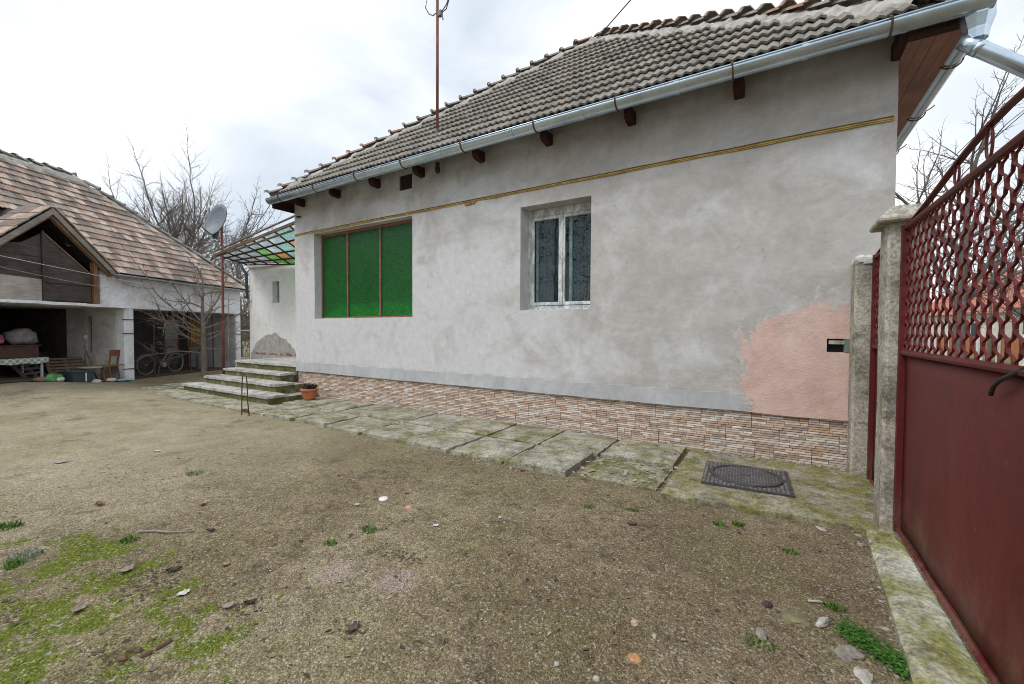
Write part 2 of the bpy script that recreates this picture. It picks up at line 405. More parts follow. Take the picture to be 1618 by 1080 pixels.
def m_wood(name, c=(.16,.10,.06), var=.5, axis=2, rough=.85, scale=5):
    n = NT(name); s = [9, 9, 9]; s[axis] = .7
    f = n.noise(scale, 6, .65, n.co(tuple(s)), .4); g = n.noise(2.2, 5, .6)
    col = n.ramp(f, [(.3, tuple(x*(1-var) for x in c)), (.55, c), (.75, tuple(min(1, x*(1+var)) for x in c))])
    col = n.mix(1, col, n.ramp(g, [(.3, .7), (.7, 1.2)]), 'MULTIPLY')
    return n.out(col, rough, n.bump(f, .4, .006), 0, .2)

def m_white_peel(name='peeling_white_paint'):
    n = NT(name); P = n.pos()
    f = n.noise(9, 7, .7, n.co((1.4,1.4,.5)), .6); g = n.noise(2.4, 5, .6, n.co((1,1,1), loc=(3,3,3)))
    m = n.ramp(n.math('ADD', n.math('MULTIPLY', f, .7), n.math('MULTIPLY', g, .3)), [(.46, 0), (.55, 1)])
    c = n.mix(m, n.mix(n.noise(40, 3, .5, P), (.66,.68,.66), (.78,.79,.77)), n.mix(n.noise(20, 4, .6, P), (.30,.32,.34), (.48,.49,.50)))
    return n.out(c, .7, n.bump(m, .4, -.004), 0, .3)

def m_whitewash(name, base=(.80,.82,.85), dirt=(.36,.33,.29), amt=.56):
    n = NT(name); P = n.pos()
    f = n.noise(1.4, 7, .66, P, .6); g = n.noise(12, 6, .65, P)
    c = n.mix(n.ramp(f, [(amt-.08, 0), (amt+.2, .8)]), base, dirt)
    fl = n.ramp(n.noise(5, 7, .72, n.co(loc=(4,4,4)), .5), [(.62, 0), (.67, 1)])
    c = n.mix(n.math('MULTIPLY', fl, .6), c, (.45,.41,.36))
    c = n.mix(1, c, n.ramp(g, [(.3, .86), (.7, 1.08)]), 'MULTIPLY')
    return n.out(c, .95, n.bump(n.math('ADD', g, f), .4, .012), 0, .15)

def m_bark(name, c=(.16,.14,.12), var=.4):
    n = NT(name); P = n.pos(); f = n.noise(14, 6, .65, n.co((2,2,.5)), .4)
    col = n.ramp(f, [(.3, tuple(x*(1-var) for x in c)), (.7, tuple(x*(1+var) for x in c))])
    return n.out(col, .95, n.bump(f, .5, .01), 0, .15)

def m_glass(name, tint, rough=.08, trans=.6, bump=0.0, bs=30, alpha=1.0):
    n = NT(name); nb = None
    if bump: nb = n.bump(n.noise(bs, 2, .5, n.pos(), .6), bump, .01)
    f = n.noise(1.6, 4, .6, n.pos())
    c = n.mix(1, tint, n.ramp(f, [(.3, .75), (.7, 1.15)]), 'MULTIPLY')
    return n.out(c, rough, nb, 0, .5, Transmission_Weight=trans, IOR=1.45)

M = {}
M['plaster'] = m_plaster()
M['roof'] = m_tile_roof('grey_concrete_roof_tile', [(.20,.185,.165),(.25,.232,.205),(.225,.205,.18),(.29,.27,.235),(.175,.16,.145),(.26,.235,.20)], lichen=(.40,.385,.345), lic=.55, mossamt=.70)
M['hip'] = m_tile_roof('terracotta_hip_tile', [(.27,.23,.20),(.25,.20,.17),(.31,.17,.12),(.23,.205,.18),(.28,.25,.22),(.26,.215,.185),(.29,.16,.115)], lic=.8, mossamt=.78)
M['barn_tile'] = m_tile_roof('clay_barn_tile', [(.52,.38,.31),(.29,.235,.205),(.64,.50,.42),(.25,.21,.19),(.47,.32,.255),(.37,.31,.275),(.68,.56,.48),(.27,.195,.16),(.41,.345,.30),(.56,.42,.34)], lichen=(.24,.22,.20), lic=.55, mossamt=.8, streak=True)
M['mortar'] = plain('lime_mortar', (.40,.385,.36), .95, .3, 9, bump=.7, bscale=30, world=True)
M['deck'] = plain('dark_roof_batten', (.05,.04,.035), .9)
M['galv'] = m_galv()
M['galv_old'] = m_galv('old_gutter_metal', (.36,.39,.42))
M['soffit_pink'] = m_wood('pink_brown_soffit_board', (.33,.175,.145), .2, 1)
M['beam'] = m_wood('red_brown_beam', (.055,.024,.020), .4, 1)
M['iron'] = plain('rusty_brown_iron', (.10,.05,.035), .75, .4, 15)
M['conduit'] = plain('yellow_conduit', (.46,.30,.075), .6, .35, 6, world=True)
M['cord'] = plain('dark_cable', (.03,.028,.026), .6)
M['concrete'] = m_concrete('mossy_concrete', (.36,.345,.295), amt=.52)
M['pad'] = m_concrete('mossy_pad_concrete', (.34,.315,.255), moss=(.20,.19,.055), amt=.45)
M['slab'] = m_concrete('paving_slab_concrete', (.37,.35,.29), moss=(.19,.18,.06), amt=.50)
M['rubble'] = m_concrete('crumbled_slab_concrete', (.33,.30,.24), moss=(.15,.155,.04), amt=.42)
M['step'] = m_concrete('step_concrete', (.37,.35,.31), moss=(.105,.125,.018), side=True)
M['tread'] = m_concrete('step_tread_concrete', (.47,.455,.43), moss=(.2,.2,.1), amt=.7)
M['post'] = m_concrete('gate_post_concrete', (.40,.375,.32), moss=(.22,.19,.09), amt=.56, dark=(.15,.135,.115))
M['sill'] = m_concrete('gate_sill_concrete', (.46,.45,.39), moss=(.215,.215,.04), amt=.46)
M['ground'] = m_ground()
M['red'] = m_red_paint()
M['redmesh'] = m_red_paint('red_mesh_paint', 1.05)
M['white_peel'] = m_white_peel()
M['redframe'] = plain('red_brown_frame', (.24,.105,.075), .7, .3, 10)
M['lace'] = plain('lace_curtain', (.42,.47,.47), .9)
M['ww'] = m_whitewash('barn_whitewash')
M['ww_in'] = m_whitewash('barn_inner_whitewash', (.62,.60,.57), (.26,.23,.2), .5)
M['annex'] = m_whitewash('annex_whitewash', (.80,.80,.79), (.52,.48,.43), .62)
M['annex_bare'] = plain('annex_bare_render', (.40,.385,.37), .95, .3, 6, bump=.8, bscale=25)
M['brick'] = plain('exposed_red_brick', (.36,.155,.10), .9, .35, 10)
M['dark_wood'] = m_wood('weathered_dark_wood', (.085,.068,.062), .5, 0)
M['pale_wood'] = m_wood('pale_weathered_board', (.40,.365,.335), .3, 0)
M['raw_wood'] = m_wood('brown_raw_timber', (.24,.155,.095), .4, 2)
M['orange_wood'] = m_wood('orange_brown_timber', (.22,.105,.062), .4, 2)
M['grey_wood'] = m_wood('grey_old_timber', (.26,.23,.205), .4, 0)
M['soil_dark'] = plain('barn_earth_floor', (.16,.13,.10), .95, .35, 5, bump=.6, world=True)
M['bark'] = m_bark('grey_bark', (.135,.12,.11))
M['bark_pale'] = m_bark('pale_fruit_bark', (.22,.185,.16), .45)
M['bark_brown'] = m_bark('brown_bark', (.17,.135,.11))
M['dish'] = plain('satellite_dish_grey', (.16,.19,.225), .45, .1, 3)
M['rust_pole'] = plain('rust_red_pole', (.19,.07,.055), .7, .35, 6, world=True)
M['terracotta'] = plain('terracotta_plastic', (.46,.155,.075), .55, .15, 5, spec=.4)
M['dark_leaf'] = plain('dark_wilted_leaf', (.05,.035,.03), .8, .5, 30)
M['castiron'] = plain('cast_iron', (.085,.08,.085), .6, .35, 12, metal=.3, bump=.3)

# ================================================================== GROUND
def build_ground():
    xs = list(np.arange(-17, 2.0, .10)); ys = list(np.arange(-7.5, .5, .10))
    xs = [-400,-200,-100,-60,-40,-30,-24,-20] + xs + [3,5,8,12,20,30,50,100,200,400]
    ys = [-400,-200,-100,-50,-25,-14,-10] + ys + [1,2,4,8,12,20,30,50,100,200,400]
    mb = MB(); nx, ny = len(xs), len(ys)
    for y in ys:
        for x in xs: mb.v.append((x, y, gz(x, y)))
    for j in range(ny-1):
        for i in range(nx-1): a = j*nx+i; mb.f.append((a, a+1, a+1+nx, a+nx))
    o = mb.build('ground', M['ground'], smooth=True, fix=False); o['kind'] = 'structure'; return o
ground = build_ground()

# ================================================================== HOUSE
house = empty('house', (0,0,0))
tag(house, 'grey plastered house with green window, tiled hip roof and brick-look plinth', 'house')
X0, X1 = -9.30, 1.03
ZP, ZT = .555, 4.74
W1 = (-8.58, -5.64, 1.74, 3.59, .17)          # x0,x1,z0,z1,reveal
W2 = (-3.35, -2.20, 1.815, 3.40, .25)

def wall_front():
    mb = MB()
    def axis(a, b, marks, step):
        pts = sorted(set([a, b]+marks)); out = []
        for p, q in zip(pts[:-1], pts[1:]):
            k = max(1, round((q-p)/step)); out += [p+(q-p)*i/k for i in range(k)]
        return out+[pts[-1]]
    LS = (.505, .70, 1.285, 1.43)             # letter slot
    FL = (-5.97, -5.65, 4.085, 4.36)          # flap niche
    holes = [W1[:4], W2[:4], LS, FL]
    xs = axis(X0, X1, [h for w in holes for h in w[:2]], .14)
    zs = axis(ZP, ZT, [h for w in holes for h in w[2:]], .14)
    def off(x, z):
        v = .009*mnoise.noise(Vector((x*.8, 7.3, z*.8))) + .005*mnoise.noise(Vector((x*2.4, 1.3, z*2.4)))
        return v
    idx = {}
    def vid(i, j):
        if (i, j) not in idx:
            idx[(i, j)] = len(mb.v); x, z = xs[i], zs[j]
            jx = .006*mnoise.noise(Vector((z*2.3, 3.3, x))) if i in (0, len(xs)-1) else 0
            jz = .008*mnoise.noise(Vector((x*2.1, 9.3, 1))) if j == 0 else 0
            mb.v.append((x+jx, off(x, z), z+jz))
        return idx[(i, j)]
    for i in range(len(xs)-1):
        for j in range(len(zs)-1):
            xc, zc = (xs[i]+xs[i+1])/2, (zs[j]+zs[j+1])/2
            if any(h[0] < xc < h[1] and h[2] < zc < h[3] for h in holes): continue
            mb.f.append((vid(i, j), vid(i+1, j), vid(i+1, j+1), vid(i, j+1)))
    # reveals follow the displaced rim
    for h, dep in ((W1[:4], W1[4]+.06), (W2[:4], W2[4]+.06), (LS, .12), (FL, .05)):
        il = [i for i, x in enumerate(xs) if h[0]-1e-6 <= x <= h[1]+1e-6]; jl = [j for j, z in enumerate(zs) if h[2]-1e-6 <= z <= h[3]+1e-6]
        rim = [(i, jl[0]) for i in il] + [(il[-1], j) for j in jl[1:]] + [(i, jl[-1]) for i in reversed(il[:-1])] + [(il[0], j) for j in reversed(jl[1:-1])]
        back = []
        for i, j in rim: back.append(len(mb.v)); mb.v.append((xs[i], dep, zs[j]))
        for k in range(len(rim)):
            q = (k+1) % len(rim); mb.f.append((vid(*rim[k]), vid(*rim[q]), back[q], back[k]))
    # returns: underside lip over the plinth and the other three sides
    n = len(xs)
    for i in range(n-1):
        a, b = mb.v[vid(i, 0)], mb.v[vid(i+1, 0)]
        mb.quad(a, b, (b[0], .06, b[2]), (a[0], .06, a[2]))
    for i, s in ((0, -1), (n-1, 1)):
        for j in range(len(zs)-1):
            a, b = mb.v[vid(i, j)], mb.v[vid(i, j+1)]
            mb.quad(a, b, (b[0], .3, b[2]), (a[0], .3, a[2]))
            mb.quad((a[0], .3, a[2]), (b[0], .3, b[2]), (b[0], 10, b[2]), (a[0], 10, a[2]))
    mb.quad((X0, 10, 0), (X1, 10, 0), (X1, 10, ZT), (X0, 10, ZT))
    # interior partitions so that the windows look into rooms
    o = mb.build('wall', M['plaster'], house, smooth=False, fix=False)
    return o
wall_front()
rooms = MB()
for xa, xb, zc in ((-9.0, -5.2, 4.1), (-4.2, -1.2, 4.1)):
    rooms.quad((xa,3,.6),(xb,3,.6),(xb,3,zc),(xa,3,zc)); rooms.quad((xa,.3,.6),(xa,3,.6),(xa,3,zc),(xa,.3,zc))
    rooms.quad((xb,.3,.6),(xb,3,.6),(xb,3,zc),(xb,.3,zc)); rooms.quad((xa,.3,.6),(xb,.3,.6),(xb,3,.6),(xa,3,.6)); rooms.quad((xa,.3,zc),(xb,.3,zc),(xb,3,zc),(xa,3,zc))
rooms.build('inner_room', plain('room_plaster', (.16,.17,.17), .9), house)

# ---- plinth with moulded stone-strip tiles
pl = MB(); pl.box(X0+.02, X1-.02, .055, .3, -.3, ZP+.03); pl.box(X0+.02, X0+.3, .3, 10, -.3, ZP+.03); pl.box(X1-.3, X1-.02, .3, 10, -.3, ZP+.03)
plinth = pl.build('plinth', plain('plinth_core', (.16,.145,.13), .95), house)
def m_striptile():
    n = NT('brick_look_wall_tile'); c = n.attr('Col'); P = n.pos()
    f = n.noise(16, 6, .65, n.co((.5,1,3), kind='Object'), .5); g = n.noise(70, 4, .6, P)
    c = n.mix(1, c, n.ramp(f, [(.28, .68), (.5, 1.0), (.75, 1.25)]), 'MULTIPLY')
    c = n.mix(1, c, n.ramp(g, [(.3, .88), (.7, 1.1)]), 'MULTIPLY')
    d = n.math('MULTIPLY', n.ramp(n.noise(2.2, 5, .6, P), [(.5, 0), (.7, 1)]), .25)
    c = n.mix(d, c, (.42,.36,.31))
    return n.out(c, .62, n.bump(f, .4, .005), 0, .35)
M['strip'] = m_striptile()
SCOL = [(.52,.36,.27),(.64,.53,.44),(.70,.63,.56),(.46,.30,.21),(.36,.31,.28),(.60,.45,.35),(.72,.68,.63),(.54,.41,.33),(.42,.34,.29),(.66,.57,.49),(.62,.49,.40),(.70,.62,.54)]
PW, PH = .55, .186
def strip_tile(seed, w=PW, h=PH, off=0):
    r = random.Random(seed); mb = MB(); mb.c = []
    rows = 7; rh = (h-.003)/rows
    def slab(x0, x1, z0, z1, d, col):
        n0 = len(mb.f); e = .0012; b = .0035
        A = [(x0+e,0,z0+e),(x1-e,0,z0+e),(x1-e,0,z1-e),(x0+e,0,z1-e)]
        Bq = [(x0+b,-d,z0+b),(x1-b,-d,z0+b),(x1-b,-d,z1-b),(x0+b,-d,z1-b)]
        nv = len(mb.v); mb.v += A+Bq
        for q in ((4,5,6,7),(0,1,5,4),(1,2,6,5),(2,3,7,6),(3,0,4,7)): mb.f.append(tuple(nv+i for i in q)); mb.c.append((*col, 1))
    for k in range(rows):
        x = 0.0; first = True
        while x < w-.003:
            L = r.choice([.09,.12,.15,.18,.22]) if not first else r.choice([.06,.1,.15,.19])
            first = False
            x1 = min(w-.0015, x+L)
            if w-x1 < .05: x1 = w-.0015
            rr = 2 if (r.random() < .18 and k < rows-1 and False) else 1
            col = r.choice(SCOL); j = r.uniform(.88, 1.1)
            slab(x, x1, k*rh+.0015, (k+rr)*rh, r.choice([.005,.008,.011]), tuple(c*j for c in col)); x = x1
    # clay body behind the strips
    n0 = len(mb.v); mb.v += [(0.0015,.001,.001),(w-.0015,.001,.001),(w-.0015,.001,h-.001),(0.0015,.001,h-.001)]; mb.f.append((n0,n0+1,n0+2,n0+3)); mb.c.append((.17,.13,.11,1))
    return mb.mesh('wall_tile', M['strip'], fix=False)
tile_meshes = [strip_tile(s) for s in (3, 8, 15, 21, 34, 40)]
rg = random.Random(5)
for row in range(3):
    z = -.003 + row*PH
    xj = -.74 + (0 if row == 2 else (.28 if row == 1 else .04))
    x = xj
    while x+PW < X1-.02: x += PW
    while x+PW > X0+.04:
        xa, xb = max(x, X0+.02), min(x+PW, X1-.02)
        if xb-xa > PW-.01: me = rg.choice(tile_meshes)
        else: me = strip_tile(int(x*100)+row, xb-xa)
        add('wall_tile', me, plinth, Matrix.Translation((xa, .049+rg.uniform(-.002,.002), z)) @ Matrix.Rotation(rg.uniform(-.003,.003), 4, 'Z'))
        x -= PW

# ---- windows
w1 = MB(); x0, x1, z0, z1, dp = W1
fr = .035
w1.box(x0, x1, dp, dp+.05, z0, z0+fr).box(x0, x1, dp, dp+.05, z1-fr-.02, z1).box(x0, x0+fr, dp-.001, dp+.049, z0+fr, z1-fr-.02).box(x1-fr, x1, dp-.001, dp+.049, z0+fr, z1-fr-.02)
win1 = w1.build('window', M['redframe'], house); win1['label'] = 'wide window of three green textured glass panes in a red-brown frame'
for xm in (-7.68, -6.68): MB().box(xm-.018, xm+.018, dp-.012, dp+.045, z0+fr, z1-fr-.02).build('mullion', M['redframe'], win1)
def m_green():
    n = NT('green_cathedral_glass'); P = n.pos()
    wv = n.noise(15, 3, .6, n.co((1,1,2.4)), .8); f = n.noise(1.1, 4, .6, P)
    c = n.mix(f, (.04,.34,.08), (.10,.60,.14))
    c = n.mix(1, c, n.ramp(wv, [(.3, .65), (.5, 1.0), (.7, 1.25)]), 'MULTIPLY')
    return n.out(c, .13, n.bump(wv, .5, .015), 0, .5, Transmission_Weight=.86, IOR=1.35)
M['green'] = m_green()
for xa, xb in ((x0+fr, -7.698), (-7.662, -6.698), (-6.662, x1-fr)):
    MB().box(xa+.001, xb-.001, dp+.014, dp+.022, z0+fr+.001, z1-fr-.021).build('pane', M['green'], win1)
MB().box(x0+.02, x1-.02, dp+.06, dp+.5, z0-.02, z0+.03).build('sill', plain('inner_sill_white', (.8,.85,.8), .7), win1)
sb = MB(); sb.prism([(dp+.03,z0+.03),(dp+.40,z0+.34),(dp+.40,z0+.32),(dp+.05,z0+.03)], 'x', x0+.03, x1-.03); sb.build('bounce_board', plain('white_bounce_board', (.82,.84,.80), .7), win1)  # sloped white board added to throw daylight back through the green panes
x0, x1, z0, z1, dp = W2
w2 = MB(); fr = .06
w2.box(x0-.005, x1+.005, dp, dp+.07, z0, z0+.075).box(x0-.005, x1+.005, dp, dp+.07, z1-.12, z1).box(x0-.005, x0+fr, dp+.001, dp+.069, z0+.075, z1-.12).box(x1-fr+.02, x1+.005, dp+.001, dp+.069, z0+.075, z1-.12)
win2 = w2.build('window', M['white_peel'], house); win2['label'] = 'double casement window with peeling white paint'
bevel(win2, .006)
def m_pane():
    n = NT('old_window_glass'); return n.out((.72,.88,.92), .0, n.bump(n.noise(3, 2, .5, n.pos()), .10, .01), 0, .5, Transmission_Weight=1.0, IOR=1.4)
M['pane'] = m_pane()
xm = (x0+x1)/2+.015
for xa, xb in ((x0+fr+.003, xm-.003), (xm+.003, x1-fr+.017)):
    s = MB(); b = .05; ya, yb = dp-.012, dp+.03; za, zb = z0+.08, z1-.125
    s.box(xa, xb, ya, yb, za, za+b).box(xa, xb, ya, yb, zb-b, zb).box(xa, xa+b, ya+.001, yb-.001, za+b, zb-b).box(xb-b, xb, ya+.001, yb-.001, za+b, zb-b)
    so = bevel(s.build('sash', M['white_peel'], win2), .005)
    MB().box(xa+b-.004, xb-b+.004, ya+.02, ya+.024, za+b-.004, zb-b+.004).build('pane', M['pane'], win2)
MB().box(xm-.02, xm+.02, dp-.024, dp-.013, z0+.085, z1-.13).build('cover_strip', M['white_peel'], win2)
MB().box(x0-.004, x1+.004, dp-.09, dp-.002, z0-.012, z0+.022).build('sill', M['white_peel'], win2)
def m_lace():
    n = NT('lace_net'); P = n.pos()
    v = n.voro(22, 'DISTANCE_TO_EDGE', P); w = n.voro(60, 'DISTANCE_TO_EDGE', P)
    k = n.math('MAXIMUM', n.ramp(v, [(.02, 1), (.10, 0)]), n.math('MULTIPLY', n.ramp(w, [(.03, 1), (.12, 0)]), .45))
    return n.out((.55,.62,.62), .9, None, 0, .1, Alpha=n.math('ADD', n.math('MULTIPLY', k, .16), .15))
M['lacenet'] = m_lace()
for xa, xb in ((x0+.12, xm-.07), (xm+.12, x1-.04)):
    c = MB(); k = 40; prev = None
    for i in range(k+1):
        x = xa+(xb-xa)*i/k; y = dp+.17+.018*math.sin(i*1.15)
        if prev: c.quad((prev[0], prev[1], z0+.05), (x, y, z0+.05), (x, y, z1-.1), (prev[0], prev[1], z1-.1))
        prev = (x, y)
    c.build('lace_curtain', M['lacenet'], win2, smooth=True)
MB().box(x0+.09, x0+.12, dp+.1, dp+.14, z0+.08, z1-.13).box(xm+.075, xm+.12, dp+.1, dp+.14, z0+.08, z1-.13).build('inner_sash', plain('green_white_inner_frame', (.55,.66,.58), .6), win2)

# ---- letter slot, flap, lamp, hook, conduit
ls = MB(); ls.box(.505, .70, .09, .118, 1.285, 1.43)
slot = ls.build('letter_slot', plain('slot_dark', (.025,.025,.022), .9), house)
MB().box(.52, .655, -.012, .004, 1.372, 1.412, ).build('metal_flap', plain('green_grey_flap', (.36,.37,.30), .5, .4, 20), slot)
MB().box(.655, .702, -.004, .09, 1.288, 1.427).build('side_cheek', plain('slot_green', (.16,.22,.17), .8), slot)
MB().box(-5.95, -5.67, .012, .04, 4.095, 4.35).build('attic_flap', M['beam'], house)
lamp = MB(); lamp.lathe([(.001,0),(.035,.0),(.04,-.04),(.03,-.05),(.035,-.06),(.05,-.1),(.045,-.15),(.02,-.18),(.001,-.185)], 14, (-4.93, -.12, 4.36))
lamp.build('eave_lamp', plain('black_lamp', (.03,.03,.03), .4), house, smooth=True)
hk = MB(); hk.tube([(-9.08,0.01,4.03),(-9.08,-.05,4.02),(-9.06,-.09,4.0)], .02, 7).build('wall_hook', M['cord'], house)
cd = MB(); cd2 = MB(); r_ = random.Random(2)
p1, p2 = [], []
for i in range(60):
    x = X0+.01+(X1-.04-X0)*i/59; z = 3.628+.03*(i/59)+.006*mnoise.noise(Vector((x*1.3, 0, 0)))
    p1.append((x, -.012, z)); p2.append((x, -.010+.004*mnoise.noise(Vector((x*3, 2, 0))), z-.016+.008*mnoise.noise(Vector((x*2.2, 5, 0)))))
cd.tube(p1, .0085, 6).tube(p2, .0065, 6).build('conduit', M['conduit'], house, smooth=True)
cd2.tube([(x, -.012, z+.018+.006*mnoise.noise(Vector((x*2.7, 8, 0)))) for x, y, z in p1], .006, 5)
cd2.build('conduit_cable', plain('brown_cable', (.14,.085,.04), .7, .3, 8), house)
fo = MB(); rf = random.Random(4)
for i in range(7):
    c = Vector((-4.3+rf.uniform(-.12,.12), -.012, 3.615+rf.uniform(-.03,.02))); fo.lathe([(.001,-.018),(.022,-.01),(.026,.004),(.015,.018),(.001,.02)], 7, c)
fo.build('foam_blob', plain('orange_foam', (.42,.22,.06), .9), house, smooth=True)

# ---- eaves: beam ends, boarding, gutters
for i, xb in enumerate((1.02, -.38, -1.64, -2.86, -4.08, -5.39, -6.53, -7.73, -8.95)):
    b = MB(); L = .21 if i else .45
    prof = [(-L, 4.30), (-L+.02, 4.26), (-L+.07, 4.235), (.05, 4.225), (.05, 4.385), (-L, 4.385)]
    b.prism(prof, 'x', xb-.055, xb+.055); bevel(b.build('beam_end', M['beam'], house), .012)
eb = MB()
for k in range(4):
    ya = -.43+k*.11; za = 4.40+(ya+.45)*.857-.045
    eb.quad((X0-.12, ya, za), (X1+.42, ya, za), (X1+.42, ya+.105, za+.09), (X0-.12, ya+.105, za+.09))
eb.box(X0-.13, X0-.105, -.44, 10.2, 4.16, 4.36)
eb.build('eave_boarding', M['beam'], house)
sf = MB()
for k in range(4): sf.box(X1+.003+k*.1, X1+.1+k*.1, -.34, 10.3, 4.215+.002*(k % 2), 4.235)
sf.build('soffit_board', M['soffit_pink'], house)
MB().box(X1-.02, X1+.42, -.42, -.345, 4.20, 4.34).build('eave_beam', M['beam'], house)

def half_gutter(p, q, r=.092, name='gutter', parent=None, mat=None, seg=18, lip=True):
    p = Vector(p); q = Vector(q); d = (q-p).normalized(); s = d.cross(Vector((0,0,1))).normalized(); mb = MB()
    prof = []
    for i in range(15):
        a = PI+PI*i/14; prof.append((r*math.cos(a), r*math.sin(a)))
    th = .004
    prof2 = [(x*(1-th/r*1.5), z*(1-th/r*1.5)) for x, z in reversed(prof)]
    full = prof+prof2; n = len(full)
    def ring(c): return [tuple(c+s*x+Vector((0,0,z))) for x, z in full]
    n0 = len(mb.v); mb.v += ring(p)+ring(q)
    for i in range(n): j = (i+1) % n; mb.f.append((n0+i, n0+j, n0+n+j, n0+n+i))
    for c in (p, q):     # end discs
        k = len(mb.v); mb.v += [tuple(c+s*x+Vector((0,0,z))) for x, z in prof]; mb.f.append(tuple(range(k, k+len(prof))))
    o = mb.build(name, mat or M['galv'], parent, smooth=False)
    for f in o.data.polygons: f.use_smooth = len(f.vertices) == 4
    bead = MB()
    for sg in (-1, 1):
        bead.tube([tuple(p+s*(sg*r)+Vector((0,0,.002))), tuple(q+s*(sg*r)+Vector((0,0,.002)))], .009, 7)
    bead.build('bead', mat or M['galv'], o, smooth=True)
    return o
GY, GZ, GR = -.505, 4.325, .098
gut = half_gutter((X0-.1, GY, GZ-.01), (X1+.50, GY, GZ), GR, 'gutter', house)
for xs in (-8.2, -6.9, -5.85, -4.5, -3.2, -2.15, -1.0, .2):
    jb = MB(); n = 12
    for i in range(n):
        a0 = PI+PI*i/n; a1 = PI+PI*(i+1)/n
        P = lambda a, x, rr: (x, GY+rr*math.cos(a), GZ-.004+rr*math.sin(a))
        jb.quad(P(a0, xs, GR+.004), P(a1, xs, GR+.004), P(a1, xs+.05, GR+.004), P(a0, xs+.05, GR+.004))
    jb.build('gutter_joint', M['galv'], gut, smooth=True)
for xb in (.87, -.41, -1.68, -2.81, -4.06, -5.33, -6.5, -7.73, -8.93):
    k = MB(); pts = []
    for i in range(10):
        a = PI*.98+PI*1.02*i/9; pts.append((xb, GY+(GR+.010)*math.cos(a), GZ+(GR+.010)*math.sin(a)))
    k.tube(pts, .0085, 6); k.beam((xb, GY+.09, GZ), (xb, GY+.25, GZ+.17), .025, .006)
    k.tube([(xb, GY-GR-.012, GZ), (xb-.01, GY-GR+.02, GZ+.035), (xb+.02, GY-GR+.04, GZ+.02)], .009, 5)
    k.build('gutter_bracket', M['iron'], gut, smooth=False)
gut2 = half_gutter((X1+.46, GY+.12, GZ-.05), (X1+.46, 10.4, GZ-.02), .085, 'gutter', house)
for yb in (.35, 1.6, 2.9, 4.2):
    k = MB(); pts = [(X1+.46+.095*math.cos(a), yb, GZ-.05+.095*math.sin(a)) for a in [PI+PI*i/9 for i in range(10)]]
    k.tube(pts, .008, 6); k.tube([pts[-1], (X1+.60, yb, GZ-.03), (X1+.64, yb+.02, GZ+.01)], .007, 5); k.build('gutter_bracket', M['iron'], gut2)
# corner hopper and downpipe leaving towards the street
hp = MB()
c0, c1 = Vector((X1+.46, GY+.13, GZ-.06)), Vector((X1+.52, GY+.13, GZ-.40))
hp.lathe([(.115,.03),(.115,-.08),(.085,-.18),(.072,-.26),(.001,-.265)], 10, (X1+.43, GY+.09, GZ-.03))
hop = hp.build('hopper', M['galv'], house, smooth=False)
dpipe = MB(); dpipe.tube([(X1+.34, GY+.09, GZ-.27), (X1+.42, GY+.09, GZ-.345), (X1+1.5, GY+.06, GZ-1.36)], .062, 14)
dp_ = dpipe.build('downpipe', M['galv'], house, smooth=True)
sm_ = MB(); sm_.tube([(X1+.42, GY+.09, GZ-.345), (X1+.46, GY+.089, GZ-.383)], .066, 14)
sm_.build('pipe_collar', M['galv'], dp_, smooth=True)

# ---- roof
EX0, EX1, EY0, EY1, EZ = -9.45, 1.46, -.45, 10.45, 4.40
APEX = Vector((-3.24, 3.0, 7.64)); APEX2 = Vector((-3.24, 7.0, 7.64))
dk = MB(); cs = [Vector((EX0,EY0,EZ)), Vector((EX1,EY0,EZ)), Vector((EX1,EY1,EZ)), Vector((EX0,EY1,EZ))]
_o = Vector((0,0,.03))
dk.poly([cs[0]-_o, cs[1]-_o, APEX-_o]); dk.poly([cs[1]-_o, cs[2]-_o, APEX2-_o, APEX-_o]); dk.poly([cs[2]-_o, cs[3]-_o, APEX2-_o]); dk.poly([cs[3]-_o, cs[0]-_o, APEX-_o, APEX2-_o])
roof = dk.build('roof', M['deck'], house)

def wave_tile(w, L, hgt, th, kind, lift, name, mat):
    mb = MB(); k = 8; us = [w*i/k for i in range(k+1)]
    if kind == 'wave': hs = [hgt*.5*(1-math.cos(4*PI*i/k)) for i in range(k+1)]
    else: hs = [hgt*x for x in (-.6, 1, .9, .0, .8, .8, .0, .9, 1)]
    W2_ = w*1.03
    for i in range(k+1): mb.v.append((us[i]*1.03, 0, hs[i]+lift))
    for i in range(k+1): mb.v.append((us[i]*1.03, L, hs[i]))
    for i in range(k+1): mb.v.append((us[i]*1.03, .004, hs[i]+lift-th))
    n = k+1
    for i in range(k):
        mb.f.append((i, i+1, n+i+1, n+i)); mb.f.append((2*n+i, 2*n+i+1, i+1, i))
    mb.f.append((2*n, 0, n)); mb.f.append((k, 2*n+k, n+k))
    return mb.mesh(name, mat, fix=False)

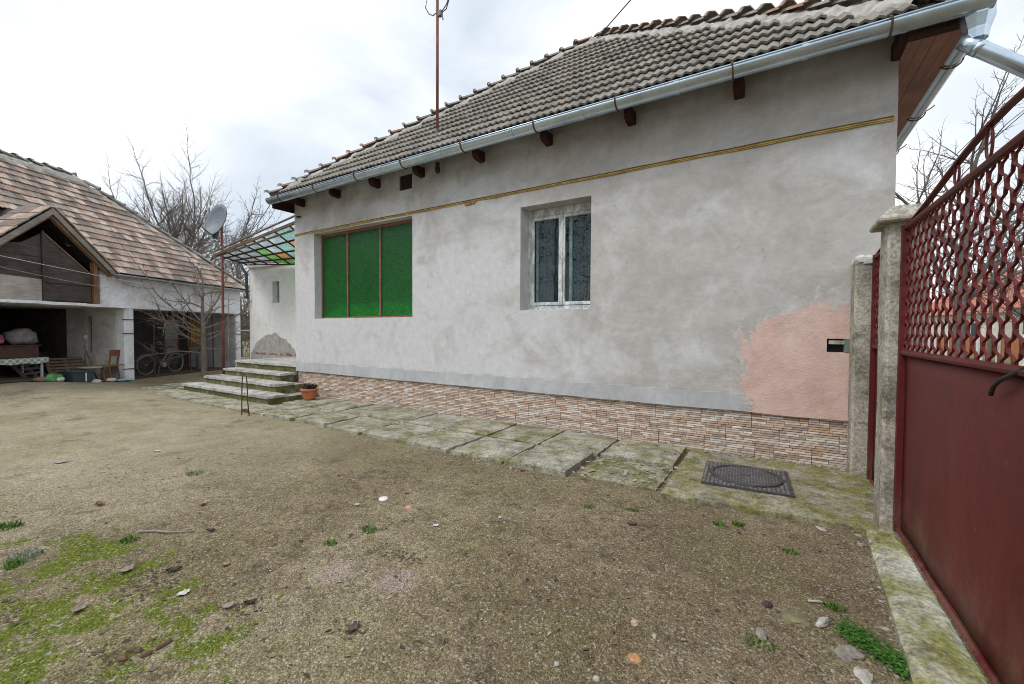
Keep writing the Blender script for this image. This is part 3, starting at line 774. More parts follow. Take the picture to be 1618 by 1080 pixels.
def lay_tiles(A, B, P, w, expo, tile_me, parent, mat, name, keep=300, skip=None, jit=.004, clip=True, trap=None, rows_max=None, rowjit=.0, stag=.5, seed=1):
    """tiles on the slope face with eave A->B and top P (or top edge trap=(C,D)); the nearest `keep` are single objects."""
    rr = random.Random(seed)
    u = (B-A).normalized(); top = P if trap is None else trap[0]
    v = (top-A); v = (v-u*v.dot(u)); SL = v.length; v.normalize(); nrm = u.cross(v)
    W = (B-A).length
    if trap is None: hipL = (P-A).dot(u); hipR = W-hipL; tl, tr = hipL, hipL
    else: tl = (trap[0]-A).dot(u); tr = (trap[1]-A).dot(u)
    bm0 = bmesh.new(); bm0.from_mesh(tile_me)
    cand = []
    nrow = int(SL/expo)+1
    for i in range(nrow):
        s0 = -.06 + i*expo
        f0 = max(0, s0)/SL; lx, rx = tl*f0, W-(W-tr)*f0
        f1 = min(1, (s0+expo)/SL)
        x = -w*(stag*(i % 2)) - w
        while x < W+w:
            if x+w > lx-.02 and x < rx+.02:
                if not (skip and skip(x+w/2, s0+expo/2)): cand.append((x, s0, i))
            x += w
    items = []
    for x, s0, i in cand:
        pos = A+u*(x+rr.uniform(-jit, jit))+v*(s0+rr.uniform(-jit, jit)*1.6)+nrm*(.012+rr.uniform(0, .5*jit))
        R3 = Matrix((u, v, nrm)).transposed() @ Matrix.Rotation(rr.uniform(-.012,.012), 3, 'Z') @ Matrix.Rotation(rr.uniform(-.012,.012), 3, 'Y')
        Mx = Matrix.Translation(pos) @ R3.to_4x4()
        f0 = max(0, s0)/SL; f1 = (s0+expo)/SL
        cut = clip and (x < tl*f1+.02 or x+w > W-(W-tr)*f1-.02)
        items.append((Mx, cut, (pos+u*w/2+v*expo/2)))
    items.sort(key=lambda t: (t[2]-CAM).length)
    st = bmesh.new()
    eL = (top-A).normalized(); nL = nrm.cross(eL)                # inward at left hip
    topR = P if trap is None else trap[1]
    eR = (topR-B).normalized(); nR = eR.cross(nrm)
    nobj = 0
    for k, (Mx, cut, c) in enumerate(items):
        if not cut and nobj < keep:
            add(name, tile_me, parent, Mx); nobj += 1; continue
        b = bm0.copy(); b.transform(Mx)
        if cut:
            for pt, nn in ((A, nL), (B, nR)):
                g = b.verts[:]+b.edges[:]+b.faces[:]
                bmesh.ops.bisect_plane(b, geom=g, plane_co=pt, plane_no=nn, clear_inner=True)
            if not b.faces: b.free(); continue
        me = bpy.data.meshes.new(name); b.to_mesh(me); b.free()
        if nobj < keep:
            me.materials.append(mat); add(name, me, parent); nobj += 1
        else:
            st.from_mesh(me); bpy.data.meshes.remove(me)
    if len(st.faces):
        me = bpy.data.meshes.new(name+'s'); st.to_mesh(me); me.materials.append(mat)
        o = add(name+'s', me, parent); o['kind'] = 'stuff'
    st.free(); bm0.free()
HT = wave_tile(.21, .40, .026, .026, 'wave', .046, 'roof_tile', M['roof'])
lay_tiles(cs[0], cs[1], APEX, .21, .335, HT, roof, M['roof'], 'roof_tile', 300, seed=3, jit=.007, stag=0)
lay_tiles(cs[1], cs[2], APEX, .21, .335, HT, roof, M['roof'], 'roof_tile', 0, seed=4, stag=0, trap=(APEX, APEX2))
lay_tiles(cs[3], cs[0], APEX, .21, .335, HT, roof, M['roof'], 'roof_tile', 0, seed=5, stag=0, trap=(APEX2, APEX))

def hip_caps(a, b, parent, mat, L=.40, r=.10, name='hip_tile', flare=.03, mortar=True, seed=1, raise_=.05):
    a = Vector(a); b = Vector(b); d = (b-a).normalized(); n = int((b-a).length/ (L*.88))
    cap = MB(); k = 5
    for t, rr in ((0, r+flare), (.05, r+flare), (.07, r), (L, r*.82)):
        for j in range(k): q = PI*j/(k-1); cap.v.append((t, rr*math.cos(q), rr*.72*math.sin(q)))
    for s in range(3):
        for j in range(k-1): a_ = s*k+j; cap.f.append((a_, a_+1, a_+1+k, a_+k))
    m0 = len(cap.v)
    for j in range(k): q = PI*j/(k-1); cap.v.append((0.0, (r+flare-.018)*math.cos(q), (r+flare-.018)*.72*math.sin(q)))
    for j in range(k-1): cap.f.append((j, m0+j, m0+j+1, j+1))
    me = cap.mesh(name, mat, smooth=False)
    s = d.cross(Vector((0,0,1))).normalized(); up_ = s.cross(d).normalized()
    rr = random.Random(seed)
    for i in range(n):
        R3 = Matrix((d, -s, up_)).transposed() @ Matrix.Rotation(rr.uniform(-.05,.05), 3, 'Z') @ Matrix.Rotation(.10+rr.uniform(-.05,.05), 3, 'Y') @ Matrix.Rotation(rr.uniform(-.06,.06), 3, 'X')
        add(name, me, parent, Matrix.Translation(a+d*(i*L*.88)+up_*(raise_+rr.uniform(-.006,.012))) @ R3.to_4x4())
    if mortar:
        mo = MB(); m = int((b-a).length/.07); prof = [(-.27,-.24),(-.19,-.075),(-.1,.0),(0,.04),(.1,.0),(.19,-.075),(.27,-.24)]
        for i in range(m+1):
            c = a+d*(.45+((b-a).length-.45)*i/m)
            for pj, (x, z) in enumerate(prof):
                w = (.045*mnoise.noise(c*6+Vector((pj*3, 0, 0)))+.035*mnoise.noise(c*16+Vector((pj*5, 2, 0))))*(0 if pj in (0, 6) else 1); mo.v.append(tuple(c+s*(x*(1+.35*mnoise.noise(c*3+Vector((pj,4,4)))))+up_*(z+w+raise_-.06)))
        kk = len(prof)
        for i in range(m):
            for j in range(kk-1): q = i*kk+j; mo.f.append((q, q+1, q+1+kk, q+kk))
        mo.build('hip_mortar', M['mortar'], parent, smooth=False)
for i, sd_ in ((0, 2), (1, 6)):
    hip_caps(cs[i]-(APEX-cs[i]).normalized()*.05, APEX, roof, M['hip'], seed=sd_, L=.38, r=.10, flare=.05, raise_=.07)
hip_caps(cs[2], APEX2, roof, M['hip'], seed=9, mortar=False); hip_caps(cs[3], APEX2, roof, M['hip'], seed=10, mortar=False); hip_caps(APEX, APEX2, roof, M['hip'], name='ridge_tile', seed=13, mortar=False)

# ---- antenna on the roof
ant = empty('antenna_mast', (-5.13, .10, 4.92))
tag(ant, 'rust-red antenna mast standing on the house roof', 'antenna')
MB().tube([(0,0,-.25), (0,0,2.6)], .026, 10).build('mast', M['rust_pole'], ant, smooth=True)
MB().lathe([(.09,.0),(.06,.05),(.035,.1),(.028,.16)], 12, (0,0,-.01)).build('flashing', plain('lead_flashing', (.07,.08,.09), .6), ant, smooth=True)
sh = MB(); sh.box(-.17,.2,-.06,.1,-.055,-.04, Matrix.Rotation(R(40.6), 4, 'X')).build('flashing_sheet', plain('lead_sheet', (.06,.065,.07), .6), ant)
ah = MB()
for sx in (-1, 1):
    ah.tube([(.0,0,2.18),(sx*.10,0,2.15),(sx*.2,0,2.22),(sx*.28,0,2.36),(sx*.24,0,2.5)], .010, 6)
ah.tube([(.06,0,2.12),(.16,.05,2.2),(.27,0,2.3),(.32,0,2.42)], .010, 6); ah.tube([(.05,0,2.14),(.1,0,2.1),(.13,0,2.0)], .012, 6)
ah.box(.03,.1,-.03,.03,2.08,2.17)
ah.build('dipole', plain('antenna_grey', (.16,.15,.15), .5), ant, smooth=False)

# ================================================================== PAVING ALONG THE HOUSE
path = empty('path', (0,0,0)); path['kind'] = 'structure'
def slab_mesh(name, x0, x1, y0, y1, z, th=.09, mat=None, seed=0, rough=.006, chip=.03, step=.07, tilt=(0,0), parent=None, corners=None):
    """a worn concrete slab: uneven top, crumbled rim"""
    mb = MB(); nx = max(3, int((x1-x0)/step)); ny = max(3, int((y1-y0)/step)); s = seed*7.31
    def P(i, j):
        fx, fy = i/nx, j/ny
        if corners:
            a, b, c, d = [Vector((*p, 0)) for p in corners]; q = a.lerp(b, fx).lerp(d.lerp(c, fx), fy); x, y = q.x, q.y
        else: x, y = x0+(x1-x0)*fx, y0+(y1-y0)*fy
        e = min(i, nx-i, j, ny-j)
        nz = mnoise.noise(Vector((x*4, y*4, s)))
        zz = z+rough*nz+rough*.6*mnoise.noise(Vector((x*13, y*13, s)))+tilt[0]*(fx-.5)+tilt[1]*(fy-.5)
        if e == 0:
            c = chip*(.35+.9*abs(mnoise.noise(Vector((x*6, y*6, s+4)))))
            cx, cy = (x0+x1)/2, (y0+y1)/2
            if not corners:
                x += c*.5*(1 if i == 0 else -1 if i == nx else 0); y += c*.5*(1 if j == 0 else -1 if j == ny else 0)
            zz -= c*.75
        elif e == 1: zz -= chip*.18*abs(nz)
        return (x, y, zz)
    for j in range(ny+1):
        for i in range(nx+1): mb.v.append(P(i, j))
    w = nx+1
    for j in range(ny):
        for i in range(nx): a = j*w+i; mb.f.append((a, a+1, a+1+w, a+w))
    rim = [i for i in range(nx+1)] + [j*w+nx for j in range(1, ny+1)] + [ny*w+i for i in range(nx-1, -1, -1)] + [j*w for j in range(ny-1, 0, -1)]
    base = []
    for k in rim: x, y, zz = mb.v[k]; base.append(len(mb.v)); mb.v.append((x, y, zz-th))
    for k in range(len(rim)): q = (k+1) % len(rim); mb.f.append((rim[k], base[k], base[q], rim[q]))
    return mb.build(name, mat or M['slab'], parent, smooth=False, fix=False)
rp = random.Random(12)
jA = [-.88, -1.74, -2.55, -3.36, -4.16, -4.98, -5.80, -6.62, -7.46, -8.42]
for k in range(len(jA)-1):
    xa, xb = jA[k+1]+.012, jA[k]-.012
    slab_mesh('paving_slab', xa, xb, -.86, -.02, .055+rp.uniform(-.008,.008), .1, M['slab'], k+1, tilt=(rp.uniform(-.012,.012), rp.uniform(-.0,.018)), parent=path)
jB = [-1.77, -2.56, -3.37, -4.18, -5.02, -5.86, -6.7, -7.5, -8.2]
for k in range(len(jB)-1):
    xa, xb = jB[k+1]+.014, jB[k]-.014
    slab_mesh('paving_slab', xa, xb, -1.70+rp.uniform(-.03,.05), -.885, .052+rp.uniform(-.012,.01), .1, M['slab'], 20+k, tilt=(rp.uniform(-.014,.014), rp.uniform(-.01,.02)), chip=.042, parent=path)
# broken slab beside the manhole pad
slab_mesh('paving_slab', -1.73, -.89, -1.62, -.87, .02, .08, M['rubble'], 77, rough=.022, chip=.05, step=.06, parent=path)['label'] = 'crumbled mossy slab'
# apron in front of the steps
for k, (xa, xb) in enumerate(((-9.3,-8.21),(-10.4,-9.32),(-11.5,-10.42),(-12.55,-11.52))):
    slab_mesh('paving_slab', xa, xb, -1.72, -1.11, .035+rp.uniform(-.006,.006), .1, M['slab'], 50+k, parent=path, chip=.03)
slab_mesh('paving_slab', -13.5, -12.75, -1.55, -1.05, .03, .08, M['slab'], 60, parent=path); slab_mesh('paving_slab', -12.9, -12.2, -1.0, -.5, .03, .08, M['slab'], 61, parent=path)
slab_mesh('paving_slab', -13.9, -13.1, -.95, -.3, .025, .08, M['slab'], 62, parent=path)
# concrete pad round the manhole, running to the gate post
slab_mesh('concrete_pad', -.86, .72, -1.7, -.01, .05, .12, M['pad'], 91, rough=.010, chip=.035, step=.06, parent=path,
          corners=[(-.84,-1.75), (.72,-1.63), (1.0,-.01), (-.84,-.01)])
slab_mesh('gate_sill', .33, .79, -4.7, -1.60, .045, .12, M['sill'], 95, rough=.012, chip=.05, step=.07, parent=path,
          corners=[(.47,-4.7), (.80,-4.7), (.80,-1.55), (.62,-1.62)])
# loose chips of the crumbled slab and along the sill
chips = MB(); rc = random.Random(31)
def chip(mb, c, r, rr):
    n0 = len(mb.v); a0 = rr.uniform(0, 6.3); k = rr.choice((4, 5, 6))
    for h, s in ((0, 1), (.55, .8)):
        for j in range(k): a = a0+2*PI*j/k; q = r*s*(.65+.6*((j*37+int(a0*10)) % 10)/10); mb.v.append((c[0]+q*math.cos(a), c[1]+q*.7*math.sin(a), c[2]+h*r*rr.uniform(.5,.9)))
    mb.f.append(tuple(n0+k+j for j in range(k)))
    for j in range(k): q = (j+1) % k; mb.f.append((n0+j, n0+q, n0+k+q, n0+k+j))
for _ in range(110):
    x, y = rc.uniform(-1.75,-.85), rc.uniform(-1.72,-.9); chip(chips, (x, y, .018+.012), rc.choice([.008,.010,.014,.022,.03]), rc)
for _ in range(60):
    y = rc.uniform(-4,-1.7); chip(chips, (.50+.1*(y+4)/2.4+rc.gauss(0,.03), y, gz(.5,y)+.002), rc.choice([.008,.012,.016,.024]), rc)
for _ in range(70):
    x = rc.uniform(-8.3,-.8); chip(chips, (x, -1.74+rc.gauss(0,.035), gz(x,-1.75)), rc.choice([.008,.012,.02]), rc)
for _ in range(60):
    x = rc.uniform(-.7,.7); chip(chips, (x, -.05-abs(rc.gauss(0,.05)), .055), rc.choice([.008,.012,.02,.028]), rc)
o = chips.build('concrete_chips', plain('pale_concrete_chip', (.34,.325,.275), .95, .35, 20, world=True)); tag(o, 'pale chips of crumbled concrete lying along the paving edge', 'rubble', kind='stuff')

# ---- manhole
mh = empty('manhole_cover', (-.20, -.93, .062)); mh.rotation_euler = (0, 0, R(3))
tag(mh, 'square cast-iron manhole cover with round ribbed lid set in concrete pad', 'manhole')
f = MB(); H = .375
f.box(-H, H, -H, H, -.03, .008)
fo = f.build('frame', M['castiron'], mh)
ribs = MB(); pit = .036; RL = .315
k = int(2*H/pit)
for i in range(k+1):
    for j in range(k+1):
        x, y = -H+.02+i*pit, -H+.02+j*pit
        if abs(x) > H-.012 or abs(y) > H-.012 or math.hypot(x, y) < RL+.02: continue
        ribs.box(x-.012, x+.012, y-.005, y+.005, .007, .016)
ribs.build('tread_rib', plain('worn_iron_rib', (.27,.26,.25), .5, .3, 20, metal=.4), fo)['kind'] = 'stuff'
lid = MB(); lid.lathe([(.001,.012),(RL-.022,.012),(RL-.02,.022),(RL-.004,.022),(RL,.006)], 40)
lo = lid.build('lid', M['castiron'], mh)
r2 = MB()
for i in range(-12, 13):
    for j in range(-12, 13):
        x, y = i*.026, j*.026
        if math.hypot(x, y) > RL-.04 or math.hypot(x, y) < .05: continue
        if (i+j) % 2: r2.box(x-.012, x+.012, y-.004, y+.004, .011, .018)
        else: r2.box(x-.004, x+.004, y-.012, y+.012, .011, .018)
r2.build('tread_rib', plain('worn_iron_rib_lid', (.20,.195,.19), .55, .3, 20, metal=.35), lo)['kind'] = 'stuff'
MB().lathe([(.001,.02),(.03,.02),(.045,.014),(.05,.011)], 14).build('boss', M['castiron'], lo)

# ================================================================== STEPS
steps = empty('concrete_steps', (-10.4, -.4, 0))
tag(steps, 'four mossy concrete steps climbing to the porch landing', 'steps')
SD = [(-1.10, -12.32, -8.47, .175, -.16), (-.73, -12.05, -8.86, .348, -.16), (-.36, -11.9, -9.33, .52, -.16), (.02, -12.1, -9.32, .69, 2.6)]
for k, (yf, xa, xb, zt, yb) in enumerate(SD):
    ox, oy = -10.4, -.4
    yb = .02 if k < 3 else 1.62
    base = MB(); n = 26; zb = -.15
    # front riser with rough face
    fr_ = []
    s = slab_mesh('step', xa+.04-ox, xb-.04-ox, yf+.035-oy, yb-oy, zt-.052, zt+.10, M['step'], 200+k, rough=.004, chip=.02, step=.12, parent=steps)
    t = slab_mesh('tread', xa-ox, xb-ox, yf-oy, min(yb, yf+.44)-oy if k < 3 else yb-oy, zt, .05, M['tread'], 210+k, rough=.005, chip=.022, step=.10, parent=s)
# boot scraper
bs = empty('boot_scraper', on_z(387, 655)); bs.rotation_euler = (0, 0, R(10))
tag(bs, 'rusty iron boot scraper hoop stuck in the ground before the steps', 'boot scraper')
pts = [(-.08,0,-.05),(-.075,0,.25),(-.065,0,.55),(-.045,0,.68),(0,0,.735),(.045,0,.68),(.065,0,.55),(.07,0,.25),(.085,.02,-.05)]
MB().tube(pts, .0095, 7).build('hoop', M['iron'], bs, smooth=True)
MB().box(-.085,.085,-.006,.006,.04,.10).build('blade', M['iron'], bs)
# flower pot
fp = empty('flower_pot', (-8.15, -.42, .06)); fp.scale = (.88, .88, .88); tag(fp, 'terracotta plastic flower pot with dark wilted plant beside the steps', 'flower pot')
MB().lathe([(.001,.0),(.125,0),(.135,.02),(.17,.19),(.172,.195),(.195,.195),(.198,.25),(.185,.252),(.165,.235),(.001,.225)], 32).build('pot', M['terracotta'], fp, smooth=False)
for p in fp.children[0].data.polygons: p.use_smooth = True
MB().lathe([(.001,.232),(.168,.232),(.168,.22)], 20).build('soil', M['soil_dark'], fp)
plm = MB(); rq = random.Random(8)
for _ in range(150):
    a = rq.uniform(0, 6.28); r = rq.uniform(0,.15); b = Vector((r*math.cos(a), r*math.sin(a), .235)); d = Vector((math.cos(a)*.5*rq.random(), math.sin(a)*.5*rq.random(), 1)).normalized()
    L = rq.uniform(.05,.17); m_ = b+d*L*.6; t_ = b+d*L+Vector((rq.uniform(-.05,.05), rq.uniform(-.05,.05), rq.uniform(-.03,.0)))
    s = d.cross(Vector((rq.uniform(-1,1), rq.uniform(-1,1), .1))).normalized()*rq.uniform(.008,.02)
    plm.poly([b, m_+s, t_, m_-s])
plm.build('plant', M['dark_leaf'], fp, fix=False)

# ================================================================== GATE AND POSTS
def rough_post(name, x0, x1, y0, y1, h, seed, mat, lean=0.0, cham=.02, dz=.16):
    mb = MB(); n = int(h/dz); cs_ = [(x0+cham,y0),(x1-cham,y0),(x1,y0+cham),(x1,y1-cham),(x1-cham,y1),(x0+cham,y1),(x0,y1-cham),(x0,y0+cham)]
    for k in range(n+1):
        z = -.1+(h+.1)*k/n
        for q, (x, y) in enumerate(cs_):
            j = .006*mnoise.noise(Vector((q*2.1+seed, z*3, 1))); i = .006*mnoise.noise(Vector((q*2.1+seed, z*3, 7)))
            mb.v.append((x+j+lean*z, y+i, z))
    for k in range(n):
        for q in range(8): a = k*8+q; b = k*8+(q+1) % 8; mb.f.append((a, b, b+8, a+8))
    mb.f.append(tuple(n*8+q for q in range(8)))
    return mb
post_b = empty('gate_post', (.75, -.14, 0)); tag(post_b, 'grey concrete gate post with broken top standing against the house wall', 'gate post', 'concrete gate posts')
rough_post('p', -.055, .10, -.13, .13, 2.22, 3, None).build('shaft', M['post'], post_b, smooth=False)
pc = MB(); rb = random.Random(3)
for i in range(9):
    c = (rb.uniform(-.05,.1), rb.uniform(-.1,.1), 2.2+rb.uniform(0,.02)); n0 = len(pc.v); r = rb.uniform(.035,.07)
    pc.lathe([(r,-.02),(r*.9,.03),(r*.4,.055),(.001,.06)], 6, c)
pc.build('broken_cap', plain('broken_mortar', (.50,.49,.46), .95, .3, 12, bump=.6), post_b)
post_a = empty('gate_post', (.80, -1.54, 0)); tag(post_a, 'tall pale concrete gate post with sloped cap between the two red gates', 'gate post', 'concrete gate posts')
rough_post('p', -.105, .13, -.13, .13, 2.29, 8, None).build('shaft', M['post'], post_a, smooth=False)
cap = MB(); a, b = .155, .20
ring = [(-a,-b),(a+.03,-b),(a+.03,b),(-a,b)]
for z, s in ((2.285, 1), (2.315, 1.02), (2.40, .62), (2.405, .58)):
    for x, y in ring: cap.v.append((x*s+.01*mnoise.noise(Vector((x*9,y*9,z*9))), y*s, z+.008*mnoise.noise(Vector((x*5,y*5,z)))))
for k in range(3):
    for q in range(4): i = k*4+q; j = k*4+(q+1) % 4; cap.f.append((i, j, j+4, i+4))
cap.f.append((12,13,14,15)); cap.f.append((3,2,1,0))
bevel(cap.build('cap', M['post'], post_a), .012)

def expanded_mesh(L, z0, z1, cw, ch, sw=.0058, sd=.0035):
    """expanded metal: zig-zag strands that touch at the bonds; local x along the gate"""
    mb = MB(); n = int(L/(cw/2)); 
    rows = int((z1-z0)/ch)+1
    for i in range(n+1):
        xb = i*cw/2
        sg = 1 if i % 2 else -1
        pts = []
        for k in range(rows*8+1):
            z = z0+k*ch/8
            if z > z1+1e-6: break
            ph = (k % 8)
            amp = (cw/4-sw*.5)
            tri = [1, .82, 0, -.82, -1, -.82, 0, .82][ph]
            pts.append((xb+sg*amp*tri, .003*(1 if ph in (2, 6) else -1), z))
        n0 = len(mb.v)
        for p in pts:
            for dx, dy in ((-sw,-sd),(sw,-sd),(sw,sd),(-sw,sd)): mb.v.append((p[0]+dx, p[1]+dy, p[2]))
        for k in range(len(pts)-1):
            for q in range(4): a = n0+k*4+q; b = n0+k*4+(q+1) % 4; mb.f.append((a, b, b+4, a+4))
    return mb
def red_gate(name, label, loc, L, arch=True, z_b=.10):
    g = empty(name, loc, R(-90)); tag(g, label, 'gate', 'red sheet-and-mesh gates')
    zb, zm, zt = z_b, 1.36, 2.235
    sh = MB(); nx, nz = max(4, int(L/.12)), 10
    for j in range(nz+1):
        for i in range(nx+1):
            x, z = .02+(L-.04)*i/nx, zb+.01+(zm-zb-.02)*j/nz
            sh.v.append((x, .006*mnoise.noise(Vector((x*1.6, z*1.6, 5)))+.003*mnoise.noise(Vector((x*4, z*4, 2))), z))
    for j in range(nz):
        for i in range(nx): a = j*(nx+1)+i; sh.f.append((a, a+1, a+nx+2, a+nx+1))
    so = sh.build('sheet_panel', M['red'], g, smooth=True, fix=False); sm = so.modifiers.new('thick', 'SOLIDIFY'); sm.thickness = .003
    fr = MB()
    for z, r in ((zb, .016), (zm, .02), (zt, .02)):
        fr.tube([(0,-.012,z), (L,-.012,z)], r, 8)
    fr.box(-.02, .022, -.035, .012, zb-.02, zt+.02); fr.box(L-.022, L+.02, -.035, .012, zb-.02, zt+.02)
    fo = fr.build('frame', M['red'], g)
    expanded_mesh(L-.05, zm+.01, zt-.005, .116, .146, .0054, .0055).build('expanded_mesh', M['redmesh'], g, fix=False).location = (.025, -.008, 0)
    if arch:
        ar = MB(); pts = []
        for i in range(15):
            x = L*i/14; pts.append((x, -.012, zt+.012+.16*math.sin(PI*min(x/3.05, 1))**1.7 if L > 2 else zt+.01+.12*x))
        for a, b in zip(pts[:-1], pts[1:]): ar.beam(a, b, .03, .012)
        ar.build('arched_bar', M['red'], g)
        ringx = [.95, 1.33, 1.72, 2.1] if L > 2 else [.45, .8]
        for x in ringx:
            f = x/L*14; i = int(f); zz = pts[i][2]+(pts[min(14, i+1)][2]-pts[i][2])*(f-i)
            h = (zz-zt-.022)/2; rg_ = MB(); rp_ = []
            for k in range(17): a = 2*PI*k/16; rp_.append((x+min(.032, h*.9)*math.cos(a), -.012, zt+.018+h+h*math.sin(a)))
            rg_.tube(rp_, .006, 6, False).build('ring', M['red'], g, smooth=True)
    hn = MB()
    for z in (.35, 1.1, 1.95): hn.tube([(-.03,-.02,z-.05), (-.03,-.02,z+.05)], .014, 8)
    hn.build('hinge', M['red'], g)
    return g
gate = red_gate('driveway_gate', 'dark red driveway gate of sheet steel below and expanded mesh above', (.80, -1.70, 0), 3.0)
wicket = red_gate('wicket_gate', 'narrow dark red wicket gate between the two concrete posts', (.86, -.30, 0), 1.08, arch=True, z_b=.06)
cb = MB(); cb.tube([(.775,-3.17,1.245),(.770,-3.21,1.285),(.768,-3.27,1.315),(.772,-3.36,1.345),(.785,-3.5,1.40),(.8,-3.62,1.44)], .0085, 8)
o = cb.build('black_cable', M['cord'], smooth=True); tag(o, 'short black cable end hanging on the red driveway gate', 'cable')

# ================================================================== BARN (local: t along facade, d inward, z up)
BA = math.atan2(.909, -.416); BP = Vector((-15.97, -.99, 0))
be = Vector((math.cos(BA), math.sin(BA), 0)); bi = Vector((-math.sin(BA), math.cos(BA), 0))
def BW(t, d, z=0): return BP+be*t+bi*d+Vector((0,0,z))
barn = empty('barn', BP, BA); tag(barn, 'whitewashed barn with mottled clay tile roof and open garage bay', 'barn')
FL = .12; TL = -7.0
w = MB()
w.box(-.12, .16, 0, .28, -.2, 2.075)                     # column between the bays
w.box(4.08, 4.33, 0, .3, -.2, 2.05)                      # right pier
w.box(-.74, 4.33, -.002, .25, 2.077, 3.12)               # wall above the mesh bay
w.box(4.05, 4.33, .3, 6.0, -.2, 3.1)                     # right end wall
w.box(TL, 4.33, 5.75, 6.0, -.2, 3.1)                     # back wall
w.box(TL, TL+.25, .26, 5.75, -.2, 3.1); w.box(TL, -3.45, 0, .25, -.2, 2.08)
barn_wall = w.build('wall', M['ww'], barn)
bevel(barn_wall, .02)
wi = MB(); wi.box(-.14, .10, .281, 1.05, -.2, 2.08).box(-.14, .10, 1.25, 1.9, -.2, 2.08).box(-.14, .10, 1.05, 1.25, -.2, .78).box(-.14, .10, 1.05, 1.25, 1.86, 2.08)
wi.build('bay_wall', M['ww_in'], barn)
MB().box(-.14,.10,1.901,4.6,-.2,2.08).box(.0,.10,1.05,1.25,.78,1.86).build('shade_painted_wall', plain('shade_painted_bay', (.06,.053,.047), .95, .4, 3), barn)  # shade of the deep bay and its slot painted as dark wall
bk = MB(); bk.box(.11, 4.04, 2.0, 2.15, -.2, 2.9); bk.build('rear_partition', plain('shade_painted_plaster', (.055,.05,.046), .95, .4, 3), barn)  # partition coloured near black to stand for the shade in the bay
bk2 = MB(); bk2.box(TL+.26, -.15, 4.6, 4.8, -.2, 3.0).build('garage_back_wall', plain('shade_painted_garage', (.07,.062,.055), .95, .4, 3), barn)  # garage shade is put into the back wall colour
sl = MB(); nseg = 24
for i in range(nseg):
    ta, tb = TL+(-.05-TL)*i/nseg, TL+(-.05-TL)*(i+1)/nseg
    j = .006*math.sin(i*2.1)
    sl.box(ta, tb, -.16, 5.7 if False else 4.6, 2.082+j, 2.152+j*.6)
sl.build('floor_slab', M['ww'], barn)
fl_ = MB(); nt_, nd_ = 40, 14
for j in range(nd_+1):
    for i in range(nt_+1):
        t, dd_ = -3.4+7.45*i/nt_, .01+4.58*j/nd_; q = BW(t, dd_); fl_.v.append((t, dd_, .25*sstep(-9.0, -15.0, q.x)*sstep(-1.0, -3.6, q.y)+.012+.008*mnoise.noise(Vector((t*3, dd_*3, 0)))))
for j in range(nd_):
    for i in range(nt_): a = j*(nt_+1)+i; fl_.f.append((a, a+1, a+nt_+2, a+nt_+1))
fl_.build('earth_floor', plain('shade_dark_earth', (.085,.07,.055), .95, .35, 5, bump=.6), barn, fix=False)  # floor colour darkened to stand for the shade inside the barn
cl = MB(); cl.box(.11, 4.05, .26, 2.0, 2.2, 2.25).build('bay_ceiling', M['deck'], barn)
# roof
tanp = math.tan(R(44.5)); ED, EZ2, RD = -.28, 2.98+.07, 3.08
RZ = EZ2+(RD-ED)*tanp
rd = MB(); rd.poly([(TL-.2,ED,EZ2-.03),(4.45,ED,EZ2-.03),(1.12,RD,RZ-.03),(TL-.2,RD,RZ-.03)]); 
rd.poly([(TL-.2,2*RD-ED,EZ2-.03),(4.45,2*RD-ED,EZ2-.03),(1.12,RD,RZ-.03),(TL-.2,RD,RZ-.03)]); rd.poly([(4.45,ED,EZ2-.03),(4.45,2*RD-ED,EZ2-.03),(1.12,RD,RZ-.03)])
DT, DH, DZ = -1.98, 1.36, 4.42                           # dormer axis, half width, apex
dsl = (DZ-3.12)/DH
def in_dormer(t, d):
    z = EZ2+(d-ED)*tanp
    return abs(t-DT) < DH+.02 and z < DZ+.05-dsl*abs(t-DT)
# the deck has to leave the dormer mouth open: build it as a grid
rd = MB()
def deck_face(fn, nt, nd):
    for i in range(nt):
        for j in range(nd):
            q = [fn(i/nt, j/nd), fn((i+1)/nt, j/nd), fn((i+1)/nt, (j+1)/nd), fn(i/nt, (j+1)/nd)]
            c = [sum(p[k] for p in q)/4 for k in range(3)]
            if c[1] < RD and in_dormer(c[0], c[1]): continue
            rd.quad(*q)
deck_face(lambda a, b: (TL-.2+a*((4.45+(1.12-4.45)*b)-(TL-.2)), ED+(RD-ED)*b, EZ2-.03+(RZ-EZ2)*b), 90, 30)
rd.poly([(TL-.2,2*RD-ED,EZ2-.03),(4.45,2*RD-ED,EZ2-.03),(1.12,RD,RZ-.03),(TL-.2,RD,RZ-.03)]); rd.poly([(4.45,ED,EZ2-.03),(4.45,2*RD-ED,EZ2-.03),(1.12,RD,RZ-.03)])
barn_roof = rd.build('roof', M['deck'], barn)
BT = wave_tile(.215, .36, .016, .022, 'flat', .042, 'roof_tile', M['barn_tile'])
